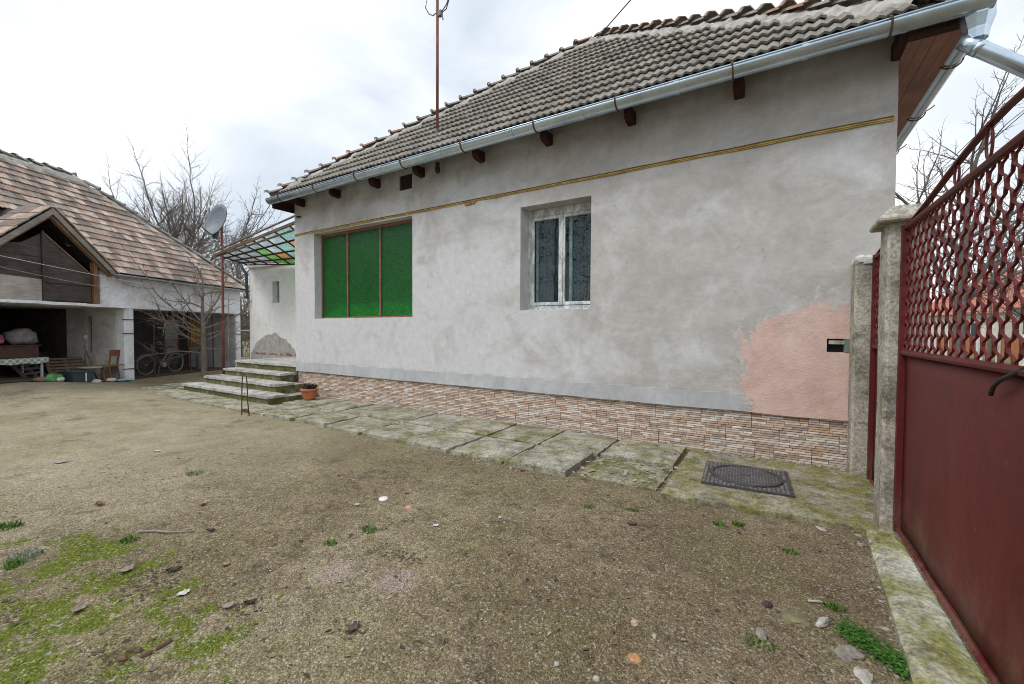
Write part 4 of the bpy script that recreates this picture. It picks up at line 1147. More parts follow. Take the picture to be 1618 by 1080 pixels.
# tiles are laid in barn coordinates; sort by distance to the camera seen from the barn
cam_world = CAM.copy(); inv = barn.matrix_basis.inverted() if False else (Matrix.Translation(BP) @ Matrix.Rotation(BA, 4, 'Z')).inverted()
CAM = inv @ cam_world
sl_len = math.hypot(RD-ED, RZ-EZ2)
def skip_b(x, s): 
    t = TL-.2+x; d = ED+s*math.cos(R(44.5)); 
    return in_dormer(t, d) or t < -5.2
lay_tiles(Vector((TL-.2,ED,EZ2)), Vector((4.45,ED,EZ2)), Vector((1.12,RD,RZ)), .215, .285, BT, barn_roof, M['barn_tile'], 'roof_tile', 300, skip=skip_b, trap=(Vector((TL-.2,RD,RZ)), Vector((1.12,RD,RZ))), seed=11, jit=.007)
lay_tiles(Vector((4.45,ED,EZ2)), Vector((4.45,2*RD-ED,EZ2)), Vector((1.12,RD,RZ)), .215, .285, BT, barn_roof, M['barn_tile'], 'roof_tile', 0, seed=12)
CAM = cam_world
M['ridge_grey'] = m_tile_roof('grey_ridge_tile', [(.24,.22,.20),(.30,.27,.24),(.27,.235,.205),(.33,.30,.27)], lichen=(.42,.41,.38), lic=.6, mossamt=.8)
hip_caps((-5.3,RD,RZ), (1.12,RD,RZ), barn_roof, M['ridge_grey'], L=.42, r=.12, name='ridge_tile', seed=21)
hip_caps((4.45,ED,EZ2), (1.12,RD,RZ), barn_roof, M['ridge_grey'], L=.42, r=.12, name='hip_tile', seed=22)
# dormer
dm = MB()
def dz_(t): return DZ-dsl*abs(t-DT)
for sgn in (-1, 1):
    tb = DT+sgn*(DH+.1)
    prof = []
    for (t, off) in ((DT, 0), (tb, 0), (tb, -.06), (DT, -.06)): prof.append((t, dz_(t)+off))
    dm.poly([(DT,-.24,DZ),(tb,-.24,dz_(tb)),(tb,.25,dz_(tb)),(DT,1.5,DZ)]); dm.poly([(DT,-.24,DZ-.05),(tb,-.24,dz_(tb)-.05),(tb,.25,dz_(tb)-.05),(DT,1.5,DZ-.05)])
dormer = dm.build('dormer', M['deck'], barn)
rdm = random.Random(6)
for sgn in (-1, 1):
    tb = DT+sgn*(DH+.16)
    bb = MB(); bb.prism([(DT,DZ-.01),(tb,dz_(tb)-.01),(tb-sgn*.02,dz_(tb)-.13),(DT,DZ-.16)], 'y', -.27, -.24)
    bb.build('barge_board', M['grey_wood'], dormer)
    rf_ = MB(); rf_.prism([(DT,DZ-.10),(tb-sgn*.12,dz_(tb-sgn*.12)-.10),(tb-sgn*.16,dz_(tb-sgn*.16)-.21),(DT,DZ-.23)], 'y', -.2, -.1); rf_.build('rafter', M['raw_wood'], dormer)
    sdir = Vector((sgn*1, 0, -dsl)).normalized(); L = math.hypot(DH+.2, (DH+.2)*dsl)
    nn = Vector((sgn*dsl, 0, 1)).normalized()
    for k in range(7):
        for c in range(3):
            a = Vector((DT, -.28+c*.3, DZ))+sdir*(L*k/7)+nn*.01; 
            if k < 5 or c < 2:
                t_ = MB(); Mx = Matrix.Translation(a) @ Matrix((Vector((0,1,0)), sdir, nn)).transposed().to_4x4() @ Matrix.Rotation(rdm.uniform(-.04,.04), 4, 'Z')
                t_.box(0, .29, 0, L/7*1.12, .0+.02, .024+.02, Mx @ Matrix.Rotation(.05, 4, 'X')); t_.build('roof_tile', M['grey_wood'] if c == 0 and rdm.random() < .25 else M['barn_tile'], dormer)
MB().box(-.99,-.89,-.12,.0,2.16,3.25).build('corner_post', M['orange_wood'], dormer)
def board(name, pts, d0, d1, mat): return MB().prism(pts, 'y', d0, d1).build(name, mat, dormer)
b_ = board('hatch_door', [(-2.05,2.17),(-1.02,2.17),(-1.02,2.95),(-2.05,3.82)], -.06, -.03, M['dark_wood']); b_['label'] = 'dark weathered hatch door'
for z in (2.2, 2.62): MB().box(-2.05,-1.02,-.085,-.061,z,z+.05).build('batten', M['dark_wood'], b_)
MB().beam((-2.045,-.07,3.80), (-1.03,-.07,2.93), .03, .025).build('batten', M['raw_wood'], b_)
b_ = board('hatch_board', [(-3.25,2.16),(-2.10,2.16),(-2.10,2.68),(-3.25,2.72)], -.07, -.04, M['pale_wood']); b_['label'] = 'pale whitewashed lower board'
board('hatch_board', [(-3.25,2.73),(-2.09,2.69),(-2.09,3.2),(-3.25,3.2)], -.055, -.03, M['dark_wood'])
board('hatch_board', [(-3.1,3.21),(-2.09,3.21),(-2.09,3.78),(-2.45,3.5),(-2.8,3.42)], -.05, -.025, M['dark_wood'])
MB().box(-2.09,-2.05,-.10,-.06,2.17,3.85).build('hatch_stile', M['dark_wood'], dormer)
loft = MB(); loft.quad((-3.4,1.3,2.1),(-.5,1.3,2.1),(-.5,1.3,4.4),(-3.4,1.3,4.4)); loft.quad((-3.36,0,2.16),(-3.36,1.3,2.16),(-3.36,1.3,4),(-3.36,0,4)); loft.build('loft_back', M['deck'], dormer)
# gutter and downpipe
bg = half_gutter((-.72, -.36, 2.985), (1.6, -.36, 2.955), .055, 'gutter', barn, M['galv_old']); half_gutter((1.58, -.362, 2.952), (4.5, -.36, 2.99), .055, 'gutter', barn, M['galv_old'])
# mesh bay: frame and chain link
ml = empty('mesh_panel', BW(0.16, .06, 0), BA); tag(ml, 'rusty framed chain-link mesh closing the right barn bay', 'mesh fence')
ch = MB(); W_, Z0, Z1 = 3.9, .07, 2.03; sp = .075; H_ = Z1-Z0
for s in (-1, 1):
    k = -int(H_/sp)-1
    while k*sp < W_+H_:
        x0 = k*sp; a = (x0, Z0) if s > 0 else (x0, Z1); b = (x0+H_, Z1) if s > 0 else (x0+H_, Z0)
        # clip to panel
        def at(x): f = (x-a[0])/(b[0]-a[0]); return (x, a[1]+(b[1]-a[1])*f)
        xa, xb = max(a[0], 0), min(b[0], W_)
        if xb-xa > .02:
            p, q = at(xa), at(xb); ch.tube([(p[0], .003*s, p[1]), (q[0], .003*s, q[1])], .0019, 3, False)
        k += 1
ch.build('chain_link', plain('dull_wire', (.10,.095,.09), .6, metal=.3), ml, fix=False)
fr = MB(); fr.box(-.03,.0,-.02,.02,.03,2.06).box(-.03,W_,-.02,.02,.03,.062).box(-.03,W_,-.021,.019,2.03,2.06)
for x in (.66, 1.95, 2.9): fr.box(x-.014,x+.014,-.022,.018,.0,2.05)
fr.build('frame', M['iron'], ml)
for z in (.32, 1.35, 1.75): MB().box(-.36,-.02,-.085,-.065,z,z+.02).build('strap', M['iron'], ml)
# lattice window at the back of the mesh bay
bw = MB(); bw.box(2.96,3.0,1.95,1.995,.55,1.88).box(3.54,3.58,1.95,1.995,.55,1.88).box(3.0,3.54,1.95,1.995,1.83,1.88).box(3.0,3.54,1.95,1.995,.55,.6)
wb = bw.build('window', M['redframe'], barn); wb['label'] = 'small lattice window in the back of the mesh bay'
pale = plain('pale_blue_pane', (.62,.76,.80), .5, .15, 4, spec=.5)  # pane brightness is put into the colour; nothing is lit behind it
for i in range(3):
    for j in range(5):
        MB().box(3.005+i*.18, 3.005+i*.18+.165, 1.97, 1.985, .612+j*.245, .612+j*.245+.225).build('pane', pale if j > 1 else plain('dusty_pane', (.5,.42,.36), .6), wb)
# ---- things in and before the barn
def blob_sack(name, label, t, d, z, sx, sy, sz, mat, seed, group=None):
    mb = MB(); k, m = 18, 9
    for i in range(m+1):
        th = PI*i/m
        for j in range(k):
            a = 2*PI*j/k; v = Vector((math.sin(th)*math.cos(a), math.sin(th)*math.sin(a), math.cos(th)))
            r = 1+.28*mnoise.noise(v*1.7+Vector((seed, 0, 0)))+.2*mnoise.noise(v*4+Vector((seed, 3, 0)))
            mb.v.append((v.x*sx*r, v.y*sy*r, max(-.0, sz*.55+v.z*sz*.6*r)))
    for i in range(m):
        for j in range(k): a = i*k+j; b = i*k+(j+1) % k; mb.f.append((a, a+k, b+k, b))
    o = mb.build(name, mat, smooth=True); o.location = BW(t, d, z); o.rotation_euler = (0, 0, BA); tag(o, label, 'sack', group); return o
GF = .2
tb = empty('table', BW(-2.25, 1.3, GF), BA); tag(tb, 'low table under a checked cloth inside the garage bay', 'table')
MB().box(-1.1, .95, -.35, .35, .5, .535).build('tabletop', M['grey_wood'], tb)
for x in (-1.0, .86):
    for y in (-.3, .3): MB().box(x-.02, x+.02, y-.02, y+.02, 0, .5).build('leg', plain('pale_leg', (.55,.57,.56), .6), tb)
def m_cloth():
    n = NT('checked_oilcloth'); x, y, z = n.sep(n.tc.outputs['Object']); 
    a = n.math('LESS_THAN', n.math('FRACT', n.math('MULTIPLY', x, 7)), .5); b = n.math('LESS_THAN', n.math('FRACT', n.math('MULTIPLY', n.math('ADD', y, z), 7)), .5)
    c = n.mix(n.math('ABSOLUTE', n.math('SUBTRACT', a, b)), (.68,.72,.68), (.30,.42,.35)); return n.out(c, .6)
cl = MB(); pr = None
for i in range(31):
    x = -1.12+2.09*i/30; y = -.37+.012*math.sin(i*1.3); zb = .395+.014*math.sin(i*.9)
    if pr: cl.quad((pr[0],pr[1],pr[2]),(x,y,zb),(x,-.37,.537),(pr[0],-.37,.537)); cl.quad((pr[0],-.37,.537),(x,-.37,.537),(x,.36,.538),(pr[0],.36,.538))
    pr = (x, y, zb)
o = cl.build('tablecloth', m_cloth(), fix=False); o.location = BW(-2.25, 1.3, GF); o.rotation_euler = (0, 0, BA); tag(o, 'green and white checked oilcloth hanging over the garage table edge', 'tablecloth')
bx = MB(); bx.box(-1.05,.85,-.3,.3,0,.3); o = bevel(bx.build('wooden_chest', plain('dark_red_brown_chest', (.11,.06,.05), .8, .35, 6)), .015); o.location = BW(-2.25, 1.35, GF+.545); o.rotation_euler = (0,0,BA); tag(o, 'long dark red-brown chest lying on the garage table', 'chest')
MB().box(-1.08,.88,-.33,.33,.30,.325).build('lid', plain('dark_chest_lid', (.09,.05,.045), .8, .35, 6), o)
for x in (-.6, .4): MB().box(x-.03,x+.03,-.306,-.3005,.12,.22).build('clasp', M['iron'], o)
blob_sack('sack', 'greyish white full sack on the garage chest', -1.62, 1.3, GF+.872, .33, .25, .36, plain('grey_sack', (.29,.27,.275), .9, .35, 9, bump=.6, bscale=12), 3, 'sacks on the chest')
blob_sack('sack', 'pink bundle beside the white sack on the garage chest', -2.2, 1.3, GF+.872, .24, .22, .27, plain('pink_cloth', (.48,.16,.25), .9, .3, 9), 5, 'sacks on the chest')
blob_sack('sack', 'yellow bundle at the left end of the garage chest', -2.78, 1.3, GF+.872, .24, .22, .28, plain('yellow_cloth', (.48,.36,.06), .9, .3, 9), 9, 'sacks on the chest')
# green cloth hanging
hc = MB(); pr = None
for i in range(9):
    x = -.15+.3*i/8; y = .03*math.sin(i*1.4)
    if pr: hc.quad((pr[0],pr[1],0),(x,y,0),(x,y,.75),(pr[0],pr[1],.75))
    pr = (x, y)
o = hc.build('hanging_cloth', plain('green_cloth', (.10,.32,.07), .9)); o.location = BW(-2.95,1.2,1.5); o.rotation_euler = (0,0,BA); sm = o.modifiers.new('thick','SOLIDIFY'); sm.thickness = .008; tag(o, 'bright green cloth hanging at the dark garage opening', 'cloth')
# leaning slatted pallets
def pallet(label, t, d, z, tilt, rz, wd, hg, n, mat, group):
    p = empty('pallet', BW(t, d, z), BA+rz); p.rotation_euler = (R(tilt), 0, BA+rz); tag(p, label, 'pallet', group)
    for x in (-wd/2+.04, 0, wd/2-.04): MB().box(x-.035, x+.035, .02, .07, 0, hg).build('rail', mat, p)
    for k in range(n):
        zz = .03+(hg-.12)*k/(n-1); MB().box(-wd/2, wd/2, 0, .019, zz, zz+.075).build('slat', mat, p)
    return p
pallet('grey slatted pallet leaning over in the garage', -1.0, 1.55, .12, -38, R(28), .9, 1.0, 7, M['grey_wood'], 'pallets in the garage')
pallet('front slatted pallet slumped beside the chair in the garage', -.72, 1.0, .1, -48, R(-25), .8, .85, 7, m_wood('brown_pallet', (.25,.19,.14), .4, 0), 'pallets in the garage')
lb = MB(); lb.box(-.3,.3,-.01,.01,0,.75); o = lb.build('plywood_sheet', M['dark_wood']); o.location = BW(-.5,1.9,.1); o.rotation_euler = (R(-14),0,BA+R(40)); tag(o, 'dark plywood sheet leaning on the inner garage wall', 'board')
# tub
tu = empty('storage_tub', BW(-1.28, .05, .09), BA); tag(tu, 'dark blue plastic storage tub at the garage mouth', 'tub')
tm = MB(); q = [(-.22,-.15,0),(.22,-.15,0),(.22,.15,0),(-.22,.15,0)]; s_ = [(-.27,-.19,.32),(.27,-.19,.32),(.27,.19,.32),(-.27,.19,.32)]
tm.v += q+s_+[(x*.93,y*.9,.32) for x,y,_ in s_]+[(x*.9,y*.88,.02) for x,y,_ in q]
tm.f += [(0,1,2,3)]+[(i,(i+1)%4,4+(i+1)%4,4+i) for i in range(4)]+[(4+i,4+(i+1)%4,8+(i+1)%4,8+i) for i in range(4)]+[(8+i,8+(i+1)%4,12+(i+1)%4,12+i) for i in range(4)]+[(12,13,14,15)]
bevel(tm.build('body', plain('navy_plastic', (.045,.065,.085), .45, .15, 5, spec=.5), tu), .012)
MB().box(-.29,.29,-.21,-.175,.285,.325).box(-.29,.29,.175,.21,.285,.325).box(-.29,-.255,-.175,.175,.285,.325).box(.255,.29,-.175,.175,.285,.325).build('rim', plain('navy_rim', (.06,.085,.105), .45), tu)
MB().box(.02,.05,-.20,-.188,.02,.25).build('cord', plain('white_cord', (.6,.6,.6), .8), tu)
# green carton
gc = empty('detergent_bag', BW(-1.78,.1,.13), BA); tag(gc, 'crumpled green and white packet on the garage floor', 'packet')
o = blob_sack('x','x',0,0,0,.19,.14,.2, plain('green_packet', (.10,.30,.09), .5, .5, 7), 4); o.name = 'body'; o.parent = gc; o.location = (0,0,0); o.rotation_euler = (0,0,0)
for k_ in ('label','category'): del o[k_]
o = blob_sack('x','x',0,0,0,.09,.05,.1, plain('white_label', (.62,.62,.58), .5), 14); o.name = 'print_panel'; o.parent = gc; o.location = (.05,-.12,.03); o.rotation_euler = (0,0,0)
for k_ in ('label','category'): del o[k_]
o = bevel(MB().box(-.1,.1,-.08,.08,0,.16).build('small_carton', plain('brown_card', (.33,.2,.15), .8)), .006); o.location = BW(-2.02,.15,.13); o.rotation_euler = (0,0,BA+.3); tag(o, 'small brown carton beside the green packet', 'carton')
MB().box(-.103,.103,-.01,.01,.159,.163).build('tape', plain('parcel_tape', (.5,.38,.22), .4), o)
# chair and stool
cw = m_wood('orange_chair_wood', (.26,.11,.05), .4, 2, .6)
cr_ = empty('chair', BW(-.38, .32, .02), BA+R(200)); tag(cr_, 'old brown wooden chair with its back to the garage wall', 'chair')
MB().box(-.2,.2,-.2,.2,.41,.445).build('seat', plain('worn_seat', (.30,.22,.13), .7), cr_)
for x, y, dx, dy in ((-.17,-.17,-.02,-.04),(.17,-.17,.02,-.04),(-.17,.17,-.02,.06),(.17,.17,.02,.06)): MB().beam((x,y,.41), (x+dx,y+dy,0), .035, .035).build('leg', cw, cr_)
for x in (-.17,.17): MB().beam((x,.17,.43), (x,.24,.86), .035, .03).build('back_post', cw, cr_)
MB().box(-.19,.19,.20,.225,.70,.87).build('backrest', cw, cr_)
st = empty('stool', BW(-.86, .2, .02), BA+R(15)); tag(st, 'low wooden stool with pale round seat beside the chair', 'stool')
MB().lathe([(.001,.40),(.24,.40),(.25,.415),(.24,.435),(.001,.44)], 20).build('seat', plain('pale_cushion', (.34,.32,.22), .8), st)
for x, y in ((-.15,-.15),(.15,-.15),(.15,.15),(-.15,.15)): MB().beam((x,y,.4), (x*1.25,y*1.25,0), .04, .04).build('leg', cw, st)
o = MB().box(-.4,.4,-.03,.03,0,.02).build('plank', M['raw_wood']); o.location = BW(-.36,.0,.47); o.rotation_euler = (0,.04,BA+.2); tag(o, 'short brown plank lying across the chair seat', 'plank')
for k, (t, d, h, tl, lab, mt) in enumerate(((-.42,.95,1.15,12,'thin shovel handle leaning on the inner garage wall',M['raw_wood']),(-.3,.7,1.0,-14,'leaning brown stick beside the chair in the garage',M['raw_wood']))):
    o = MB().tube([(0,0,0),(0,0,h)], .014, 7).build('shovel' if k == 0 else 'stick', mt, smooth=True); o.location = BW(t,d,.05); o.rotation_euler = (R(tl),R(-8),BA); tag(o, lab, 'tool' if k == 0 else 'stick')
    if k == 0: MB().lathe([(.001,h+.16),(.05,h+.14),(.06,h+.06),(.03,h-.01),(.001,h-.02)], 8).build('blade', plain('grey_blade', (.4,.4,.38), .5), o, smooth=True)
o = blob_sack('x','x',-.3,-.18,.0,.2,.12,.07, plain('blue_film', (.25,.48,.62), .5, .2, 9), 31); o.name = 'plastic_sheet'; tag(o, 'crumpled light blue plastic sheet on the ground before the chair', 'plastic')
for k, (t, lab) in enumerate(((-.98,'white crumpled rag nearest the blue tub'),(-.62,'white crumpled rag below the stool'))):
    o = blob_sack('x','x',t,-.12,.02,.11,.09,.1, plain('white_rag%d' % k, (.55,.53,.5), .9), 40+k); o.name = 'rag'; tag(o, lab, 'rag')
deb = MB(); rdb = random.Random(9)
for _ in range(150): chip(deb, tuple(BW(rdb.uniform(-3.4,-.2), rdb.uniform(-.1,.9), .16*sstep(-.2,-2.6,rdb.uniform(-3,0))+.03)), rdb.uniform(.02,.06), rdb)
o = deb.build('barn_litter', plain('mixed_litter', (.19,.16,.13), .9, .6, 9, world=True)); tag(o, 'small litter strewn over the garage floor', 'litter', kind='stuff')
# bicycle behind the mesh
bk = empty('bicycle', BW(.88, .42, .03), BA+R(4)); tag(bk, 'old dark bicycle with swept handlebar parked behind chain-link mesh', 'bicycle')
dark = plain('dark_bike_paint', (.045,.048,.055), .4, .2, 6, spec=.5); tyr = plain('grey_old_tyre', (.13,.13,.13), .8); chm = plain('dull_chrome', (.3,.3,.3), .35, metal=.8)
for x in (0, 1.1):
    wh = MB(); ring = [(x+.315*math.cos(a), 0, .335+.315*math.sin(a)) for a in [2*PI*i/32 for i in range(33)]]
    wheel = MB().tube([(x,-.05,.335),(x,.05,.335)], .02, 8).build('wheel', chm, bk, smooth=True)
    MB().tube(ring, .02, 7, False).build('tyre', tyr, wheel, smooth=True)
    MB().tube([(x+.292*math.cos(a), 0, .335+.292*math.sin(a)) for a in [2*PI*i/32 for i in range(33)]], .009, 6, False).build('rim', chm, wheel, smooth=True)
    spk = MB()
    for i in range(18): a = 2*PI*i/18; spk.tube([(x,.02*(1 if i % 2 else -1),.335),(x+.29*math.cos(a),0,.335+.29*math.sin(a))], .0017, 3, False)
    spk.build('spoke', chm, wheel, fix=False)
    MB().tube([(x+.355*math.cos(a), 0, .335+.355*math.sin(a)) for a in [(R(15)+R(150)*i/12) if x else (R(20)+R(145)*i/12) for i in range(13)]], .018, 6).build('mudguard', dark, bk, smooth=True)
frm = MB(); BB = (.62,0,.30)
frm.tube([(.21,0,.84),(.24,0,.62)], .02, 8).tube([(.24,0,.66),BB], .016, 8).tube([(.23,0,.74),(.30,0,.62),(.52,0,.46),(.66,0,.44)], .014, 8).tube([BB,(.76,0,.80)], .016, 8)
for s in (-.045,.045): frm.tube([BB,(1.1,s,.335)], .010, 6); frm.tube([(.74,0,.72),(1.1,s,.335)], .009, 6); frm.tube([(.24,0,.62),(.18,s,.5),(0,s,.335)], .011, 6)
frm.build('frame', dark, bk, smooth=True)
MB().tube([(.28,.27,.98),(.24,.24,1.03),(.16,.1,1.0),(.21,0,.95),(.16,-.1,1.0),(.24,-.24,1.03),(.32,-.27,.97)], .011, 7).tube([(.21,0,.82),(.21,0,.95)], .013, 7).build('handlebar', chm, bk, smooth=True)
sd_ = MB(); sd_.prism([(.66,-.02),(.72,-.035),(.84,-.09),(.92,-.08),(.93,0),(.92,.08),(.84,.09),(.72,.035),(.66,.02)], 'z', .82, .875)
bevel(sd_.build('saddle', plain('brown_saddle', (.10,.06,.04), .6), bk), .02, 2)
MB().lathe([(.001,-.01),(.09,-.01),(.09,.01),(.001,.01)], 18).build('chainwheel', chm, bk).matrix_local = Matrix.Translation((.62,-.04,.30)) @ Matrix.Rotation(R(90), 4, 'X')
MB().box(1.0,1.3,-.06,.06,.72,.735).build('carrier', dark, bk)
# yellow jacket and cans in mesh bay
o = MB(); pr = None
for i in range(13):
    x = -.22+.44*i/12; y = .05*math.sin(i*1.1); zt_ = 1.0-.08*abs(i-6)/6
    if pr: o.quad((pr[0]*1.1,pr[1],0),(x*1.1,y,0),(x,y,zt_),(pr[0],pr[1],pr[2]))
    pr = (x, y, zt_)
o = o.build('hanging_coat', plain('ochre_cloth', (.38,.22,.03), .85, .3, 5), smooth=True); o.location = BW(3.0,.75,.85); o.rotation_euler = (0,0,BA); sm = o.modifiers.new('thick','SOLIDIFY'); sm.thickness = .03; tag(o, 'ochre yellow coat hanging in the mesh bay behind the tree', 'coat')
ca = empty('milk_can', BW(3.35,.8,.02), BA); tag(ca, 'grey metal milk can standing in the mesh bay by the right pier', 'can')
MB().lathe([(.001,0),(.17,0),(.175,.03),(.17,.5),(.1,.62),(.09,.7),(.115,.72),(.11,.74),(.001,.75)], 20).build('body', plain('dull_tin', (.30,.30,.30), .5, metal=.3), ca, smooth=True)
MB().tube([(-.1,0,.72),(-.1,0,.8),(.1,0,.8),(.1,0,.72)], .008, 6).build('handle', M['iron'], ca)

# ================================================================== ANNEX, CANOPY, FENCE, DISH
ax = empty('annex', (-12.9, 1.66, 0)); tag(ax, 'low whitewashed annex wall with small niche window and flaking base', 'building')
aw = MB(); A0, A1 = -1.66, 3.0
def az(z): return z
wx0, wx1, wz0, wz1 = -.32, .06, 2.32, 2.97
aw.box(A0, wx0, 0, .35, -.1, 3.9).box(wx1, A1, 0, .35, -.1, 3.9).box(wx0, wx1, .001, .349, -.1, wz0).box(wx0, wx1, .001, .349, wz1, 3.9)
aw.box(A0, A0+.3, .35, 5, -.1, 3.9)
aw.build('wall', M['annex'], ax)
nw = MB().box(wx0, wx1, .16, .2, wz0, wz1).build('window', plain('grey_niche', (.22,.24,.26), .8), ax)
MB().box(wx0+.17, wx0+.21, .13, .16, wz0, wz1).build('mullion', plain('grey_mullion', (.33,.34,.34), .8), nw)
cbd = MB(); cbd.tube([(A0+.02,-.03,3.66),(0,-.03,3.64),(A1,-.03,3.60)], .03, 6).build('cornice_cable', M['cord'], ax)
MB().box(A0-.01, A1, -.05, -.001, 3.47, 3.55).build('cornice', M['annex'], ax)
fl = MB(); pts = []
for i in range(40):
    x = -1.6+3.1*i/39; z = .72+.62*max(0, math.sin(PI*min(1, max(0, (x+1.62)/2.6))))**.7+.16*mnoise.noise(Vector((x*2.3, 0, 2)))+.06*mnoise.noise(Vector((x*9, 0, 2))); pts.append((x, z))
for (xa, za), (xb, zb) in zip(pts[:-1], pts[1:]): fl.quad((xa,-.004,.5),(xb,-.004,.5),(xb,-.004,zb),(xa,-.004,za))
fl.build('bare_patch', M['annex_bare'], ax)
rbk = random.Random(3)
for i in range(16):
    x = -1.3+i*.155; 
    if rbk.random() < .75: MB().box(x, x+.11+rbk.random()*.03, -.012, 0, .71, .75+rbk.random()*.04).build('brick', M['brick'], ax)
ar = MB(); ar.poly([(A0-.35,-.25,3.85),(A1,-.25,3.85),(A1,3,5.4),(A0-.35,3,5.4)]); ar.poly([(A0-.35,-.25,3.80),(A1,-.25,3.80),(A1,3,5.35),(A0-.35,3,5.35)])
# downpipe at its left corner
MB().tube([(A0-.25,-.2,3.75),(A0-.15,-.12,3.45),(A0-.06,-.06,3.3),(A0-.03,-.05,2.5)], .045, 10).build('downpipe', plain('dark_plastic_pipe', (.09,.095,.10), .5), ax, smooth=True)

cn = empty('glass_canopy', (-9.33, .3, 4.08)); tag(cn, 'makeshift porch canopy patched with green, brown and clear glass panes', 'canopy')
o0 = Vector((-9.33, .3, 4.08))
CA, CB, CC, CD = Vector((-9.34,.25,4.10)), Vector((-13.6,.25,3.64)), Vector((-14.5,1.55,3.60)), Vector((-9.34,1.58,3.26))
def cpt(u, v): return CA.lerp(CB, u).lerp(CD.lerp(CC, u), v)-o0
us = [0,.15,.30,.43,.54,.65,.77,.89,1.0]; vs_ = [0,.3,.55,.78,1.0]
gm = dict(g=m_glass('green_canopy_glass', (.42,.95,.22), .2, .93, .3), b=m_glass('amber_canopy_glass', (.85,.52,.18), .2, .93, .3), c=m_glass('clear_canopy_glass', (.85,.95,.95), .15, .95, .3), t=m_glass('teal_canopy_glass', (.55,.90,.78), .2, .93, .3), w=plain('board_grey', (.42,.38,.36), .85))
pat = ['ccbbwccc', 'cgwccgtc', 'gbgbgctt', 'tgggwtcc']
pat = ['ctcccccc', 'gbtcgccc', 'gbtbgccc', 'tggggccc']
for j in range(4):
    for i in range(8):
        a, b, c, d = cpt(us[i], vs_[j]), cpt(us[i+1], vs_[j]), cpt(us[i+1], vs_[j+1]), cpt(us[i], vs_[j+1]); ce = (a+b+c+d)/4
        P_ = [ce+(p-ce)*.97 for p in (a, b, c, d)]; mb = MB(); dz = Vector((0,0,.006))
        mb.v += [tuple(p) for p in P_]+[tuple(p+dz) for p in P_]; mb.f += [(3,2,1,0),(4,5,6,7),(0,1,5,4),(1,2,6,5),(2,3,7,6),(3,0,4,7)]
        mb.build('pane', gm[pat[j][i]], cn)
for j, v in enumerate(vs_):
    m = m_ = M['raw_wood'] if j == 0 else M['beam']
    for i in range(8): pass
    MB().beam(cpt(0, v)-Vector((0,0,.03)), cpt(1.02, v)-Vector((0,0,.03)), .028 if j else .05, .035 if j else .06).build('purlin', m, cn)
for u in us: MB().beam(cpt(u, 0)-Vector((0,0,.012)), cpt(u, 1)-Vector((0,0,.012)), .028, .03).build('glazing_bar', M['beam'], cn)
for v, s in ((.10,.05),): MB().beam(cpt(0, v)-Vector((0,0,s)), cpt(1.04, v*.6)-Vector((0,0,s)), .05, .03).build('lath', M['grey_wood'], cn)
MB().beam(cpt(-.0, -.05)+Vector((0,0,.05)), cpt(1.05, -.03)+Vector((0,0,.05)), .05, .025).build('edge_board', M['grey_wood'], cn)

ds = empty('satellite_dish', (-13.3, .30, .0)); tag(ds, 'dark grey satellite dish on a rust-red pole beside the steps', 'satellite dish')
MB().tube([(0,0,-.1),(0,0,4.55)], .032, 10).build('pole', M['rust_pole'], ds, smooth=True)
dd = MB(); k, m = 36, 7
for i in range(m+1):
    r = i/m
    for j in range(k): a = 2*PI*j/k; dd.v.append((.37*r*math.cos(a), .47*r*math.sin(a), .10*r*r))
for i in range(m):
    for j in range(k): a = i*k+j; b = i*k+(j+1) % k; dd.f.append((a, b, b+k, a+k))
ddm = dd.mesh('dish', M['dish'], smooth=True)
# the dish faces the yard, turned a little to the left of the camera and tilted up
dn = (Vector((-1.0,-5.2,0))-Vector((-13.3,.3,0))).normalized(); dn = (Matrix.Rotation(R(-52), 3, 'Z') @ dn+Vector((0,0,.30))).normalized()
sx = Vector((0,0,1)).cross(dn).normalized(); sy = dn.cross(sx)
dR = Matrix((sx, sy, dn)).transposed().to_4x4(); dM = Matrix.Translation((-.02,-.06,4.52)) @ dR
do = add('dish', ddm, ds, dM); smd = do.modifiers.new('thick', 'SOLIDIFY'); smd.thickness = .012
rim = MB(); rim.tube([(.37*math.cos(a), .47*math.sin(a), .10) for a in [2*PI*i/36 for i in range(37)]], .012, 6, False); ro = rim.build('rim', plain('dish_rim', (.06,.07,.08), .5), do, smooth=True)
MB().tube([(0,-.46,.06),(0,-.42,.3),(0,-.30,.55),(0,-.22,.62)], .013, 7).build('feed_arm', plain('arm_dark', (.07,.075,.08), .5), do, smooth=True)
MB().tube([(0,-.22,.66),(0,-.16,.56)], .035, 10).build('receiver', plain('receiver_grey', (.2,.2,.21), .5), do, smooth=True)
MB().box(-.06,.06,-.5,-.3,-.05,.02).build('mount', plain('mount_dark', (.06,.06,.065), .5), do)
# faded emblem: a pale word bar and small tower mark
em = MB(); em.box(-.12,.09,.21,.225,.035,.040).box(.12,.14,.19,.29,.04,.045); em.build('faded_emblem', plain('faded_print', (.33,.36,.40), .6), do)

